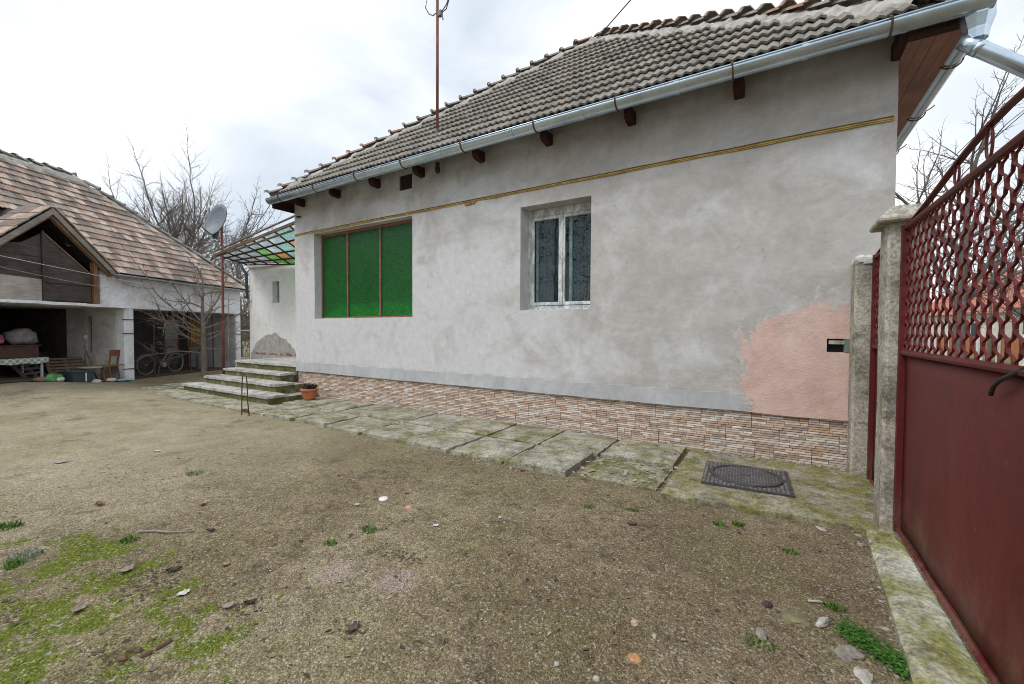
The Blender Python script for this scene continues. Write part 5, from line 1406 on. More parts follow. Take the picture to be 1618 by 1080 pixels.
# ================================================================== TREES
def grow(mb, p, d, L, r, lvl, maxl, rng, prm):
    n = prm.get('seg', 6) if lvl < 2 else 4
    pts, rad = [p.copy()], [r]; q = p.copy(); dd = d.copy(); end = r*prm['taper'] if lvl < maxl else r*.35
    for i in range(n):
        wob = prm['wob']*(1+.35*lvl)
        dd = (dd+Vector((rng.gauss(0, wob), rng.gauss(0, wob), rng.gauss(0, wob)))+Vector((0,0,prm['trop'][min(lvl, len(prm['trop'])-1)]))).normalized()
        q = q+dd*(L/n); pts.append(q.copy()); rad.append(r+(end-r)*(i+1)/n)
    mb.tube(pts, rad, 7 if lvl == 0 else 5 if lvl < 3 else 3, False)
    if lvl >= maxl: return
    k = prm['kids'][min(lvl, len(prm['kids'])-1)]; st = prm['start'][min(lvl, len(prm['start'])-1)]
    a0 = rng.uniform(0, 6.28)
    for c in range(k):
        f = st+(1-st)*(c+rng.uniform(.1,.9))/k; f = min(f, .99); i = min(int(f*n), n-1); g = f*n-i
        b = pts[i].lerp(pts[i+1], g); ax = (pts[i+1]-pts[i]).normalized(); rb = (rad[i]+(rad[i+1]-rad[i])*g)
        a0 += 2.4+rng.uniform(-.5,.5)
        s = ax.cross(Vector((.31,.52,.79))).normalized(); t = ax.cross(s)
        ang = R(rng.uniform(*prm['ang'][min(lvl, len(prm['ang'])-1)]))
        nd = (ax*math.cos(ang)+(s*math.cos(a0)+t*math.sin(a0))*math.sin(ang)).normalized()
        ln = L*prm['ratio'][min(lvl, len(prm['ratio'])-1)]*rng.uniform(.7,1.15)*(1-.45*(f-st)/(1-st+1e-6))
        grow(mb, b, nd, ln, max(prm.get('rmin', .004), min(rb*.72, r*prm['rr'])), lvl+1, maxl, rng, prm)
    if lvl > 0 or prm.get('leader', True):
        grow(mb, pts[-1], dd, L*.55, end, lvl+1, maxl, rng, prm)
def bare_tree(name, label, loc, H, r, seed, prm, mat, maxl=4, cat='tree', group=None, lean=(0,0)):
    t = empty(name, loc); tag(t, label, cat, group); rng = random.Random(seed)
    tr = MB(); TH = H*prm.get('trunk', .3); pts = [Vector((lean[0]*z/TH*.3, lean[1]*z/TH*.3, z)) for z in [-.2, TH*.25, TH*.5, TH*.75, TH]]
    tr.tube(pts, [r*1.15, r, r*.95, r*.9, r*.85], 9, False); tr.build('trunk', mat, t, smooth=True)
    cw_ = MB(); d = Vector((lean[0], lean[1], 1)).normalized()
    grow(cw_, pts[-1]-Vector((0,0,.02)), d, H*prm.get('lead', .35), r*.84, 0, maxl, rng, prm)
    for (f, az, el, ln) in prm.get('scaffold', []):
        b = pts[0].lerp(pts[-1], f) if f <= 1 else pts[-1]
        b = Vector((pts[-1].x*f, pts[-1].y*f, TH*f)); dv = Vector((math.cos(R(az))*math.cos(R(el)), math.sin(R(az))*math.cos(R(el)), math.sin(R(el))))
        grow(cw_, b, dv, ln, r*prm.get('srad', .45), 1, maxl, rng, prm)
    cw_.build('crown', mat, t, smooth=False, fix=False)
    return t
P_BIG = dict(taper=.45, wob=.06, trop=[.06,.05,.04,.02,0], kids=[7,7,7,6,3], start=[.12,.2,.2,.2,.2], ang=[(32,58),(30,60),(30,62),(28,62),(25,60)], ratio=[.92,.62,.52,.5,.5], rr=.5, rmin=.010, trunk=.28, lead=.42, seg=6)
def at_depth(px, py, dep): return CAM+ray(px, py)*dep
b = at_depth(280, 430, 25.0)
bare_tree('walnut_tree', 'tall bare spreading tree behind the barn roof', (b.x, b.y, 0), 12.2, .17, 5, dict(P_BIG, rmin=.0065, lead=.26, trunk=.34, scaffold=[(1.0, 211, 58, 4.8), (1.0, 31, 58, 4.8), (1.0, 205, 34, 4.4), (.95, 38, 36, 4.4), (1.0, 120, 66, 4.6), (1.0, 300, 66, 4.6), (.85, 225, 20, 3.6), (.85, 20, 22, 3.4)]), M['bark'], 4)
b = at_depth(378, 430, 23.0)
bare_tree('young_tree', 'smaller bare tree beside the dish, right of the tall tree', (b.x, b.y, 0), 9.0, .11, 11, dict(P_BIG, rmin=.007, kids=[6,6,5,4,3], scaffold=[(.9, 220, 45, 3.2), (.85, 60, 45, 3.2), (.8, 330, 35, 3.0), (.8, 140, 35, 2.6)]), M['bark'], 4)
b = at_depth(432, 430, 20.0)
bare_tree('vine_shrub', 'low tangle of bare twigs behind the porch canopy', (b.x, b.y, 0), 6.2, .08, 17, dict(P_BIG, rmin=.007, wob=.12, kids=[6,6,5,4], scaffold=[(.8, 200, 40, 2.5), (.7, 40, 40, 2.6), (.9, 300, 50, 2.2), (.6, 120, 30, 2.0)]), M['bark_brown'], 3)
b = at_depth(300, 430, 33.0)
bare_tree('far_tree', 'faint bare tree farther behind the tall one', (b.x, b.y, 0), 12.5, .15, 29, dict(P_BIG, rmin=.009, scaffold=[(.9, 200, 40, 4.4), (.9, 20, 42, 4.4), (.8, 100, 40, 4.2)]), M['bark_brown'], 4)
P_FRUIT = dict(taper=.5, wob=.09, trop=[.03,.02,.03,.03], kids=[5,7,4,2], start=[.1,.2,.2,.2], ang=[(40,70),(30,65),(30,65),(30,60)], ratio=[.75,.5,.45,.45], rr=.5, rmin=.0052, trunk=.40, lead=.26, seg=7, srad=.30,
  scaffold=[(.42, 255, 8, 1.5), (.55, 205, 18, 1.9), (.62, 275, 14, 1.7), (.70, 230, 26, 2.0), (.78, 190, 30, 2.2), (.72, 60, 12, 1.4), (.85, 40, 30, 1.6), (.66, 110, 6, 1.3), (.92, 250, 38, 2.2), (.95, 215, 48, 2.2), (.8, 300, 18, 1.6), (.5, 80, 6, .9), (.88, 130, 32, 1.4), (.97, 20, 50, 1.6)])
b = on_z(322, 592, .03)
bare_tree('fruit_tree', 'small bare fruit tree with pale arching branches before the mesh bay', (b.x, b.y, 0), 4.4, .072, 42, P_FRUIT, M['bark_pale'], 3)
b = Vector((5.0, 13.0, 0))
bare_tree('street_tree', 'bare tree rising behind the right corner of the house', b, 9.2, .16, 8, dict(P_BIG, rmin=.008, kids=[5,5,4,3], scaffold=[(.9, 20, 50, 3.6), (.95, 330, 55, 3.4), (.9, 150, 60, 3.2), (.8, 60, 40, 2.6)]), M['bark'], 4)
for k, (x, y, h, sd_, lab) in enumerate(((9.0,24.0,8.5,51,'bare tree seen through the gate mesh before the red-roofed house'),(11.5,28.0,9.0,52,'bare tree farther along the street behind the gate mesh'),(7.5,15.0,6.5,53,'low bare street tree nearest behind the gate mesh'))):
    bare_tree('street_tree', lab, (x, y, 0), h, .075, sd_, dict(P_BIG, rmin=.009, kids=[6,5,4,3], scaffold=[(.9, 200, 30, 3.4), (.85, 20, 35, 3.2), (.8, 110, 30, 2.8), (.9, 290, 40, 2.8)]), M['bark'], 4, group='bare street trees')

# ================================================================== STREET BEYOND THE GATE
rd_ = MB(); rd_.box(4.2, 9.0, -60, 120, -.1, .012); o = rd_.build('road', plain('street_asphalt', (.20,.20,.195), .9, .2, 3, world=True)); o['kind'] = 'structure'
vg = MB(); vg.box(9.0, 40, -60, 120, -.1, .03); o = vg.build('verge', plain('verge_grass', (.16,.19,.07), .95, .4, 2, world=True)); o['kind'] = 'structure'
def street_house(label, x, y, w, dpt, h, rz, wallc, roofc):
    hs = empty('village_house', (x, y, 0), rz); tag(hs, label, 'house', 'houses across the street')
    MB().box(-w/2, w/2, 0, dpt, 0, h).build('wall', plain('wall_'+label[:6], wallc, .9, .15, 2), hs)
    rt_ = plain('tiles_'+label[:6], roofc, .85, .25, 3); rh = h+w*.36; a = w/2+.4
    r_ = MB(); r_.poly([(-a,-.4,h-.1),(a,-.4,h-.1),(w*.12,dpt*.3,rh),(-w*.12,dpt*.3,rh)]); r_.poly([(-a,dpt+.4,h-.1),(a,dpt+.4,h-.1),(w*.12,dpt*.7,rh),(-w*.12,dpt*.7,rh)])
    r_.poly([(-a,-.4,h-.1),(-w*.12,dpt*.3,rh),(-w*.12,dpt*.7,rh),(-a,dpt+.4,h-.1)]); r_.poly([(a,-.4,h-.1),(w*.12,dpt*.3,rh),(w*.12,dpt*.7,rh),(a,dpt+.4,h-.1)]); r_.poly([(-w*.12,dpt*.3,rh),(w*.12,dpt*.3,rh),(w*.12,dpt*.7,rh),(-w*.12,dpt*.7,rh)])
    ro = r_.build('roof', rt_, hs)
    MB().box(w*.1,w*.1+.5,dpt*.4,dpt*.4+.5,h+.5,rh+.7).build('chimney', plain('chimney_'+label[:6], (.3,.17,.13), .9), ro)
    for xx in (-w*.28, w*.22):
        wn_ = MB().box(xx-.55,xx+.55,-.03,.02,1.0,2.4).build('window', plain('win_frame', (.7,.7,.68), .6), hs)
        for s in (-1, 1): MB().box(xx+(.03 if s > 0 else -.48), xx+(.48 if s > 0 else -.03), -.04, -.031, 1.08, 2.32).build('pane', plain('dark_pane', (.06,.08,.09), .15, spec=.6), wn_)
street_house('long low house with bright red tiled roof across the street', 15.5, 30, 10, 12, 3.2, R(-62), (.55,.50,.45), (.50,.17,.115))
street_house('pale house with red roof farther along the street', 13.5, 47, 10, 12, 3.2, R(-70), (.62,.58,.52), (.44,.17,.12))
street_house('ochre house with dull red roof at the end of the street', 6.0, 72, 11, 12, 3.4, R(-10), (.62,.50,.40), (.40,.16,.12))
fn = empty('street_fence', (9.6, 20, 0)); tag(fn, 'orange-brown board fence with white posts across the street', 'fence')
of = plain('orange_fence_board', (.42,.17,.07), .8, .25, 5)
for i in range(60):
    MB().box(-.012,.012,i*.24,i*.24+.2,.25,1.3).build('board', of, fn)
for i in range(7): MB().box(-.1,.1,i*2.4-.12,i*2.4+.12,0,1.45).build('post', plain('white_fence_post', (.72,.72,.70), .8), fn)
MB().box(.013,.05,0,14.4,.45,.52).box(.013,.05,0,14.4,1.05,1.12).build('rail', of, fn)
# wires
wm = plain('wire_black', (.05,.05,.055), .6)
def wire(label, pts, r=.008, sag=.0, group=None, name='overhead_wire', mat=None):
    a, b = Vector(pts[0]), Vector(pts[1]); P_ = [a.lerp(b, i/24)-Vector((0,0,sag*4*(i/24)*(1-i/24))) for i in range(25)]
    o = MB().tube(P_, r, 5, False).build(name, mat or wm, smooth=True, fix=False); tag(o, label, 'wire', group)
for k, (px, py, lab) in enumerate(((1600,158,'upper thin overhead wire running along the street'),(1606,163,'second thin overhead wire just below the upper one'),(1618,178,'lowest thin overhead wire along the street'))):
    p = CAM+ray(px, py)*9.0; wire(lab, ((p.x, -8, p.z), (p.x, 70, p.z)), .009, 0, 'street wires')
wire('black service wire rising from the roof top', ((-3.17,2.75,7.5), tuple(CAM+ray(1075,-90)*7.5)), .012, .0)
wire('upper pale clothes line strung across the barn dormer', (BW(-3.4,-.62,3.06), BW(3.7,-.6,2.55)), .007, .05, 'clothes lines', 'clothes_line', plain('pale_line', (.5,.49,.47), .6))
wire('lower clothes line strung across the barn dormer', (BW(-3.4,-.6,2.84), BW(-.9,-.5,2.58)), .005, .03, 'clothes lines', 'clothes_line', plain('pale_line2', (.34,.33,.32), .6))
wire('thin cable running from house eave towards the trees', ((-9.45,-.4,4.36), (-22, 4.5, 5.6)), .008, .35)

# evergreens on the far side of the yard, mirrored in the window panes
for k, (x, y, h, lab) in enumerate(((-10.2,-15.0,12.5,'dark evergreen across the yard, mirrored in the casement panes'),(-13.5,-13.5,8.0,'second dark evergreen across the yard, left of the first'),(-21.0,-13.0,10.0,'dark evergreen across the yard, mirrored in the green panes'),(-5.0,-16.0,7.0,'low dark evergreen nearest the gate side across the yard'))):
    ev = empty('evergreen_tree', (x, y, 0)); tag(ev, lab, 'tree', 'evergreens across the yard'); mb = MB(); rr = random.Random(400+k)
    MB().tube([(0,0,0),(0,0,h*.95)], [.16,.02], 7).build('trunk', M['bark_brown'], ev)
    for _ in range(9000):
        f = rr.random()**.75; z = .6+(h-.6)*f; r = (1-f)**.8*h*.33*(.35+.65*rr.random()**.5)*(1+.3*math.sin(z*5)); a = rr.uniform(0, 6.28); c = Vector((r*math.cos(a), r*math.sin(a), z-.25*r))
        d = Vector((math.cos(a), math.sin(a), rr.uniform(-.5,.2))).normalized(); e = Vector((-math.sin(a), math.cos(a), rr.uniform(-.4,.4))); s = rr.uniform(.10,.22)
        mb.poly([c-e*s*.3, c+d*s, c+e*s*.3])
    mb.build('crown', plain('evergreen_needles', (.035,.06,.028), .8, .4, 3), ev, fix=False)

# fence and hedge seen in the gap between barn and annex
gfn = empty('garden_fence', (-20.5, 5.2, 0), R(30)); tag(gfn, 'green-grey wire fence panel in the gap between barn and annex', 'fence')
for x in (-1.5, 0, 1.5): MB().box(x-.03,x+.03,-.03,.03,0,1.5).build('post', plain('fence_post_grey', (.32,.36,.35), .7), gfn)
gm_ = MB()
for i in range(31): gm_.box(-1.5+i*.1-.004,-1.5+i*.1+.004,-.004,.004,.1,1.4)
for i in range(14): gm_.box(-1.5,1.5,-.006,.002,.1+i*.1,.108+i*.1)
gm_.build('wire_mesh', plain('green_wire', (.10,.17,.13), .6), gfn)
MB().box(-1.52,1.52,-.02,.02,1.42,1.47).build('rail', plain('fence_rail', (.5,.52,.52), .6), gfn)
def leafy(name, label, loc, rx, ry, rz, n, size, cols, seed, cat='bush', kind=None):
    rr = random.Random(seed); root = empty(name, loc); tag(root, label, cat); mb = MB()
    for _ in range(n):
        v = Vector((rr.gauss(0,1), rr.gauss(0,1), rr.gauss(0,1))).normalized()*(rr.random()**.4); q = 1+.35*mnoise.noise(v*2+Vector((seed,0,0)))
        c = Vector((v.x*rx*q, v.y*ry*q, rz+v.z*rz*q)); a = Vector((rr.gauss(0,1), rr.gauss(0,1), rr.gauss(0,1))).normalized(); b_ = a.cross(Vector((.3,.4,.8))).normalized(); s = size*rr.uniform(.6,1.4)
        mb.poly([c-a*s, c+b_*s*.45, c+a*s, c-b_*s*.45])
    n_ = NT(label[:14]); cc = n_.ramp(n_.rnd(), [(0, cols[0]), (.5, cols[1]), (1, cols[2])]); mt = n_.out(cc, .8)
    mb.build('crown', mt, root, fix=False)
    st = MB()
    for k in range(6): a = k*1.05; st.tube([(0,0,0),(rx*.4*math.cos(a),ry*.4*math.sin(a),rz),(rx*.6*math.cos(a),ry*.6*math.sin(a),rz*1.6)], [.03,.018,.006], 5)
    st.build('stem', M['bark_brown'], root)
leafy('hedge_bush', 'grey-brown winter bush behind the garden fence', (-24.5, 8.0, 0), 2.6, 2.0, 1.7, 5000, .07, [(.10,.09,.05),(.16,.13,.08),(.12,.14,.06)], 3)
fw = MB(); rw = random.Random(77)
for i in range(2600):
    a = rw.uniform(R(100), R(200)); r = rw.uniform(60, 90); h = rw.uniform(2.5, 7.0); x, y = r*math.cos(a), r*math.sin(a)
    for q in range(4):
        fw.tube([(x+q*.5, y, 0), (x+q*.5+rw.uniform(-.6,.6), y, h*.6), (x+q*.5+rw.uniform(-1.2,1.2), y, h)], [.07,.04,.015], 3, False)
o = fw.build('far_wood', M['bark_brown'], fix=False); tag(o, 'distant belt of bare trees on the horizon', 'wood', kind='stuff')

# ================================================================== YARD SURFACE DETAIL
rng = np.random.default_rng(4)
def in_yard(x, y): return not ((y > -1.76 and x > -13) or (x > .47 and y > -4.8))
def scatter_pebbles(n, name, mat, lo, hi, seed, zoff=0.0, region=None, flat=.55):
    rg_ = np.random.default_rng(seed); V, Fc = [], []
    unit = np.array([(1,0,0),(.31,.95,0),(-.81,.59,0),(-.81,-.59,0),(.31,-.95,0),(.1,.05,1)])
    k = 0
    while k < n:
        if region: x, y = region(rg_)
        else:
            # denser towards the viewer
            d = 1.6+11.0*rg_.random()**1.9; a = rg_.uniform(R(58), R(196)); x, y = CAM.x+d*math.cos(a), CAM.y+d*math.sin(a)
        if not in_yard(x, y): continue
        s = lo+(hi-lo)*rg_.random()**3.0; a = rg_.uniform(0, 6.28); c, s_ = math.cos(a), math.sin(a); z = gz(x, y)
        j = rg_.uniform(.65, 1.3, (6, 3)); P_ = unit*j*s; P_[:, 2] *= flat; P_[:5, 2] -= s*.25
        b0 = len(V)
        for q in P_: V.append((x+q[0]*c-q[1]*s_*.8, y+q[0]*s_+q[1]*c*.8, z+q[2]+zoff))
        for i in range(5): Fc.append((b0+i, b0+(i+1) % 5, b0+5))
        k += 1
    me = bpy.data.meshes.new(name); me.from_pydata(V, [], Fc); me.materials.append(mat); me.update()
    return add(name, me)
def m_pebble():
    n = NT('yard_pebble'); r = n.rnd()
    c = n.ramp(r, [(0,(.17,.135,.09)),(.25,(.26,.215,.14)),(.5,(.33,.28,.195)),(.75,(.21,.17,.115)),(.9,(.42,.385,.31)),(1,(.56,.53,.46))])
    return n.out(c, .95, None, 0, .15)
o = scatter_pebbles(46000, 'gravel', m_pebble(), .0018, .0065, 21); tag(o, 'fine beige gravel covering the yard', 'gravel', kind='stuff')
o = scatter_pebbles(700, 'coarse_gravel', m_pebble(), .005, .014, 22, 0); tag(o, 'scattered larger pebbles in the yard', 'gravel', kind='stuff')
# moss cushions: same patches as the soil colour
def moss_here(x, y):
    d2 = ((x+3.1)/2.0)**2+((y+5.0)/.82)**2; reg = max(0, min(1, (1.15-d2)/1.1))
    return reg
V, Fc = [], []; rm = random.Random(14)
def moss_val(x, y): return .5+.5*mnoise.fractal(Vector((x*1.5+3, y*1.5+4, 0)), 1.0, 2.0, 4)
cnt = 0
for _ in range(200000):
    x, y = rm.uniform(-5.6,-.9), rm.uniform(-5.6,-3.0); reg = moss_here(x, y)
    if reg < rm.random()*1.4 or not in_yard(x, y): continue
    z = gz(x, y); s = rm.uniform(.003,.007); a = rm.uniform(0, 6.28)
    b0 = len(V); dx, dy = math.cos(a)*s*.5, math.sin(a)*s*.5
    V += [(x-dx,y-dy,z-.001),(x+dx,y+dy,z-.001),(x+rm.gauss(0,s*.6),y+rm.gauss(0,s*.6),z+s*rm.uniform(.6,1.5))]; Fc.append((b0,b0+1,b0+2)); cnt += 1
    if cnt > 7000: break
me = bpy.data.meshes.new('moss'); me.from_pydata(V, [], Fc); n = NT('moss_green'); me.materials.append(n.out(n.ramp(n.rnd(), [(0,(.06,.085,.012)),(.5,(.13,.18,.018)),(1,(.23,.29,.03))]), .9, None, 0, .1))
o = add('moss', me); tag(o, 'bright green moss spreading over the near left of the yard', 'moss', kind='stuff')

def blades(n, r, h, seed, w=.004, flat=0.0):
    rr = random.Random(seed); mb = MB()
    for _ in range(n):
        a = rr.uniform(0, 6.28); q = r*rr.random()**.5; b_ = Vector((q*math.cos(a), q*.8*math.sin(a), -.002)); L = h*rr.uniform(.5,1.2); t = rr.uniform(0, 6.28); ln = rr.uniform(.3,1.0)+flat
        tip = b_+Vector((math.cos(t)*L*ln, math.sin(t)*L*ln, L)); mid = b_.lerp(tip, .5)+Vector((0,0,L*.15)); s = Vector((-math.sin(t), math.cos(t), 0))*w*rr.uniform(.7,1.4)
        mb.poly([b_-s, b_+s, mid+s]); mb.poly([b_-s, mid+s, mid-s]); mb.poly([mid-s, mid+s, tip])
    return mb
def m_grass(name, a, b_): n = NT(name); return n.out(n.ramp(n.rnd(), [(0, a), (1, b_)]), .75, None, 0, .2)
MG = m_grass('weed_green', (.045,.11,.015), (.11,.22,.03)); MS = m_grass('silver_weed', (.15,.19,.13), (.26,.30,.22))
tufts = [((308,748),.10,.03,MS,'low bluish-green weed in the open middle of the yard'),((15,832),.09,.035,MG,'small green tuft near the left edge, above the silvery weed'),((205,853),.06,.03,MG,'small green tuft below the fallen grey stick'),
 ((40,880),.10,.035,MS,'silvery grey-green weed near the moss edge'),((22,893),.06,.03,MG,'green tuft just below the silvery weed at the left edge'),((584,838),.065,.03,MG,'bright green tuft in the middle of the yard'),((523,858),.05,.02,MG,'tiny light green weed left of the bright tuft'),
 ((1135,828),.045,.028,MG,'green tuft before the concrete pad, left one of a pair'),((1166,829),.045,.028,MG,'green tuft before the concrete pad, right one of a pair'),((1248,872),.05,.02,MG,'sparse green tuft beside the pad corner'),
 ((930,800),.06,.016,MG,'flat green sprig below the broken slab, left one'),((1000,806),.05,.016,MG,'flat green sprig below the broken slab, right one'),((1317,960),.05,.03,MG,'thin grass tuft by the pale stick near the sill'),((1200,1015),.07,.02,MG,'dull green sprig beside the round grey stone')]
for k, (p, r, h, mt, lab) in enumerate(tufts):
    g = on_ground(*p); o = blades(130 if r > .07 else 80, r, h, 100+k, .003).build('grass_tuft', mt, fix=False); o.location = g; tag(o, lab, 'weed', 'weeds in the yard')
wp = MB(); rr = random.Random(61); g0 = on_ground(1385, 1035)
line = [on_ground(1335,995), on_ground(1365,1015), on_ground(1400,1040), on_ground(1440,1068)]
for _ in range(1500):
    f = rr.random()*2.999; i = int(f); c = line[i].lerp(line[i+1], f-i)+Vector((rr.gauss(0,.032), rr.gauss(0,.045), 0)); z = rr.uniform(.002,.03); a = rr.uniform(0, 6.28); s = rr.uniform(.005,.011)
    d = Vector((math.cos(a), math.sin(a), rr.uniform(-.2,.5))); e = Vector((-math.sin(a), math.cos(a), rr.uniform(-.3,.3))); c = Vector((c.x, c.y, gz(c.x, c.y)+z))-g0
    wp.poly([c-d*s, c+e*s*.55, c+d*s, c-e*s*.55])
o = wp.build('chickweed', m_grass('chickweed_green', (.03,.10,.015), (.08,.20,.03)), fix=False); o.location = g0; tag(o, 'spreading patch of small-leaved green chickweed beside the gate sill', 'weed')

def stone(name, label, px, py, r, sx, sy, sz, mat, seed, cat='stone', group=None, sink=.3):
    g = on_ground(px, py); mb = MB(); k, m = 14, 8
    for i in range(m+1):
        th = PI*i/m
        for j in range(k):
            a = 2*PI*j/k; v = Vector((math.sin(th)*math.cos(a), math.sin(th)*math.sin(a), math.cos(th))); q = 1+.32*mnoise.noise(v*1.5+Vector((seed,0,0)))+.16*mnoise.noise(v*3.7+Vector((seed,5,0)))
            mb.v.append((v.x*sx*r*q, v.y*sy*r*q, v.z*sz*r*q+sz*r*(1-2*sink)*.9))
    for i in range(m):
        for j in range(k): a = i*k+j; b_ = i*k+(j+1) % k; mb.f.append((a, a+k, b_+k, b_))
    o = mb.build(name, mat, smooth=r < .02); o.location = g; o.rotation_euler = (0,0,seed); tag(o, label, cat, group); return o
SG = plain('grey_stone', (.27,.25,.21), .95, .4, 14, bump=.6); SW = plain('pale_stone', (.42,.40,.36), .9, .3, 20, bump=.5); ST = plain('tan_stone', (.46,.34,.26), .85, .2, 15); SB = plain('brown_dropping', (.15,.095,.06), .85, .35, 25); SM = plain('mossy_stone', (.19,.175,.10), .95, .35, 12)
stone('stone','tan rounded stone right of the bottom middle',1003,986,.022,1,.85,.7,ST,1,group='stones in the yard')
stone('stone','small white stone below the tan rounded stone',1034,1006,.016,1.1,.7,.5,SW,2,group='stones in the yard')
stone('stone','small grey-white stone at the bottom edge middle',880,1050,.015,1,.8,.6,SW,3,group='stones in the yard')
stone('stone','crushed white scrap-like stone at the very bottom edge',943,1074,.017,1,.9,.7,SW,4,group='stones in the yard')
stone('stone','grey flattened stone left of the green chickweed',1203,1003,.035,1.2,.7,.5,SG,5,group='stones in the yard')
stone('stone','large mossy flat stone half buried near the gate sill',1255,976,.06,1.1,.95,.2,SM,6,group='stones in the yard')
stone('stone','grey rough stone lying beside the green chickweed patch',1343,1035,.055,1.1,.85,.4,SG,7,group='stones in the yard')
stone('stone','pale flat stone at the bottom edge below the chickweed',1365,1070,.04,1.2,.8,.4,SW,8,group='stones in the yard')
stone('stone','white jagged stone shard near the gate sill',1300,985,.045,.5,1.3,.4,SW,9,group='stones in the yard')
stone('stone','grey rubble stone by the sill edge above the chickweed',1418,950,.035,1,.8,.4,SG,10,group='stones in the yard')
stone('stone','white stone lying on the concrete pad near its front edge',1298,836,.03,1.3,.7,.3,SW,15,group='stones in the yard')
stone('clod','dark purple-brown clod above the mossy flat stone',1213,957,.025,1,1,.7,plain('dark_clod',(.07,.045,.045),.9),11,'clod')
for k, (px, py, sx, lab) in enumerate(((192,1043,1.9,'long brown dropping at the left of the small heap'),(207,1029,1.5,'brown dropping second from left in the heap'),(219,1030,1.1,'round brown dropping in the middle of the heap'),(232,1035,1.5,'brown dropping right of the heap middle'),(259,1020,2.3,'long dark brown dropping at the right of the heap'))):
    o = stone('dropping', lab, px, py, .015, sx, .8, .8, SB, 20+k, 'dropping', 'droppings on the moss', sink=.15); o.rotation_euler = (0,0,.5+.3*k)
def leaf(label, px, py, s, col, seed, curl=.35, asp=.6, name='dead_leaf', cat='leaf', group='fallen leaves in the yard'):
    rr = random.Random(seed); mb = MB(); nn = 8; g = on_ground(px, py)
    for i in range(nn+1):
        f = i/nn; w_ = asp*s*math.sin(PI*min(1, f*.95+.03))**.8*(1+.25*rr.uniform(-1,1)); x = (f-.5)*2*s; zc = curl*s*(f-.5)**2*2
        for sg in (-1, -.5, 0, .5, 1): mb.v.append((x, w_*sg, .004+zc+abs(sg)**1.5*curl*s*.8+rr.uniform(0,.002)))
    for i in range(nn):
        for j in range(4): a = i*5+j; mb.f.append((a, a+1, a+6, a+5))
    o = mb.build(name, plain('leaf_'+str(seed), col, .8, .35, 40), smooth=True, fix=False); o.location = g; o.rotation_euler = (0,0,rr.uniform(0,6.28)); tag(o, label, cat, group); return o
TAN, BRN, DRK, PLE = (.36,.25,.16), (.19,.11,.07), (.055,.042,.036), (.52,.50,.46)
for k, (lab, px, py, s, c) in enumerate((('brown curled leaf high on the left of the yard',157,798,.05,BRN),('tan leaf left of the yard middle, above the stick end',320,797,.05,TAN),('dark curled leaf right of the fallen stick',333,839,.03,DRK),
 ('crumpled pale grey-brown leaf above the moss',200,903,.045,(.30,.25,.22)),('dark crumpled leaf between two moss patches',275,902,.04,DRK),('grey-brown leaf lying flat in the left moss',124,965,.045,(.27,.22,.17)),('long pale brown leaf left of the dark clump',360,960,.035,(.30,.24,.22)),('dark brown leaf clump in the moss',396,953,.03,DRK),
 ('tan leaf on bare soil right of the moss',357,893,.028,TAN),('brown leaf lying at the paving edge before the slabs',825,744,.035,(.22,.12,.08)),('dark leaf near the two gravel-free patches',557,995,.035,(.12,.095,.085)),('dark leaf under the broken slab, right of middle',998,829,.035,(.10,.07,.07)),
 ('small dark leaf high in the middle of the yard',535,752,.02,DRK),('small brown leaf left of the reddish cap',642,780,.022,(.16,.12,.1)),('tan leaf fragment below the white disc',563,799,.032,(.42,.37,.29)),('small beige leaf in the yard middle',714,785,.016,(.48,.42,.34)),('small dark leaf high right before the pad',1168,843,.016,DRK))):
    leaf(lab, px, py, s, c, 300+k)
for k, (lab, px, py, s) in enumerate((('white paper scrap lying on the moss',290,938,.035),('small white scrap high left in the yard',248,713,.04),('grey scrap high at the far left',97,731,.06),('pale scrap beside tuft in the middle',688,831,.028),('small white scrap right of the yard middle',790,818,.02))):
    leaf(lab, px, py, s, PLE if k != 2 else (.30,.30,.31), 340+k, .15, .7, 'paper_scrap', 'scrap', 'scraps in the yard')
g = on_ground(606,788); o = MB().lathe([(.001,.012),(.035,.011),(.042,.004),(.043,0)], 18).build('white_disc', plain('white_plastic', (.72,.72,.72), .4)); o.location = g; tag(o, 'white flat plastic disc lying on the soil', 'lid')
g = on_ground(647,801); o = MB().lathe([(.001,.014),(.026,.012),(.034,.004),(.035,0)], 18).build('reddish_cap', plain('salmon_plastic', (.48,.25,.18), .6)); o.location = g; tag(o, 'reddish flat cap right of the white disc', 'lid')
g = on_ground(1003,1041); o = MB().lathe([(.001,.016),(.020,.015),(.031,.007),(.033,0)], 14).build('orange_shard', plain('orange_shell', (.45,.24,.11), .5, .4, 30)); o.location = g; o.rotation_euler = (.12,.1,.4); o.scale = (1,.85,1); tag(o, 'orange-brown shell-like shard near the bottom edge', 'shard')
a, b_ = on_ground(218,842), on_ground(304,842); L_ = b_-a
o = MB().tube([(0,0,.012), tuple(L_*.3+Vector((0,.01,.014))), tuple(L_*.55+Vector((0,-.012,.013))), tuple(L_+Vector((0,.01,.01)))], [.007,.0065,.006,.004], 7).build('fallen_stick', plain('grey_stick', (.30,.28,.25), .9), smooth=True); o.location = a; tag(o, 'thin grey fallen stick lying in the left of the yard', 'stick')
a, b_ = on_ground(1277,951), on_ground(1312,956); L_ = b_-a
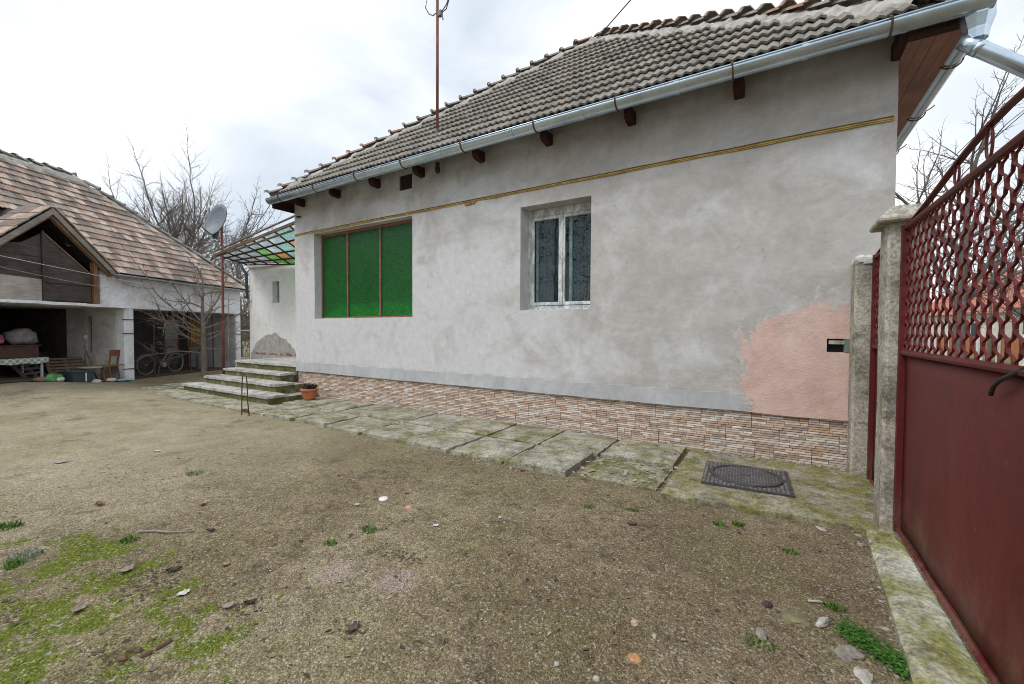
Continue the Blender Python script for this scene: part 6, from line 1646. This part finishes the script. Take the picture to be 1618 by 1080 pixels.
o = MB().tube([(0,0,.008), tuple(L_*.5+Vector((0,.004,.01))), tuple(L_+Vector((0,0,.008)))], [.007,.006,.004], 6).build('fallen_stick', plain('pale_stick', (.48,.44,.38), .9), smooth=True); o.location = a; tag(o, 'short pale stick lying near the gate sill', 'stick')
# crumbs of dark soil and twiglets spread thin
lit = MB(); rl = random.Random(19)
for _ in range(1500):
    d = 2.0+9*rl.random()**1.4; a = rl.uniform(R(62), R(190)); x, y = CAM.x+d*math.cos(a), CAM.y+d*math.sin(a)
    if not in_yard(x, y): continue
    c = Vector((x, y, gz(x, y)+.004)); a = rl.uniform(0, 6.28); s = rl.uniform(.008,.024); w_ = s*rl.uniform(.15,.6)
    p, q = Vector((math.cos(a), math.sin(a), rl.uniform(-.1,.3)))*s, Vector((-math.sin(a), math.cos(a), rl.uniform(-.2,.4)))*w_
    lit.poly([c-p, c+q+Vector((0,0,.003)), c+p, c-q]); 
n = NT('leaf_crumb'); o = lit.build('leaf_crumbs', n.out(n.ramp(n.rnd(), [(0,(.04,.032,.028)),(.45,(.10,.07,.05)),(.8,(.24,.18,.12)),(1,(.45,.42,.36))]), .9), fix=False); tag(o, 'tiny crumbs of dead leaves strewn over the yard', 'litter', kind='stuff')

# clumps of dark earth kicked up between the moss
earth = MB(); re_ = random.Random(23)
for (px, py, n_, sp_) in ((215,920,150,.16),(240,925,90,.10),(630,875,140,.10),(190,745,70,.25),(45,790,70,.3),(110,870,80,.2),(395,960,50,.07),(165,1035,60,.08),(560,992,50,.06),(660,735,80,.3),(30,975,80,.12),(1420,1000,40,.06),(280,760,60,.4)):
    g = on_ground(px, py)
    for _ in range(n_):
        x, y = g.x+re_.gauss(0, sp_), g.y+re_.gauss(0, sp_*.55)
        if in_yard(x, y): chip(earth, (x, y, gz(x, y)-.003), re_.uniform(.004,.016), re_)
o = earth.build('earth_crumbs', plain('dark_earth', (.085,.064,.045), .95, .4, 30, world=True), fix=False); tag(o, 'dark crumbs of loose earth scattered in patches over the yard', 'earth', kind='stuff')
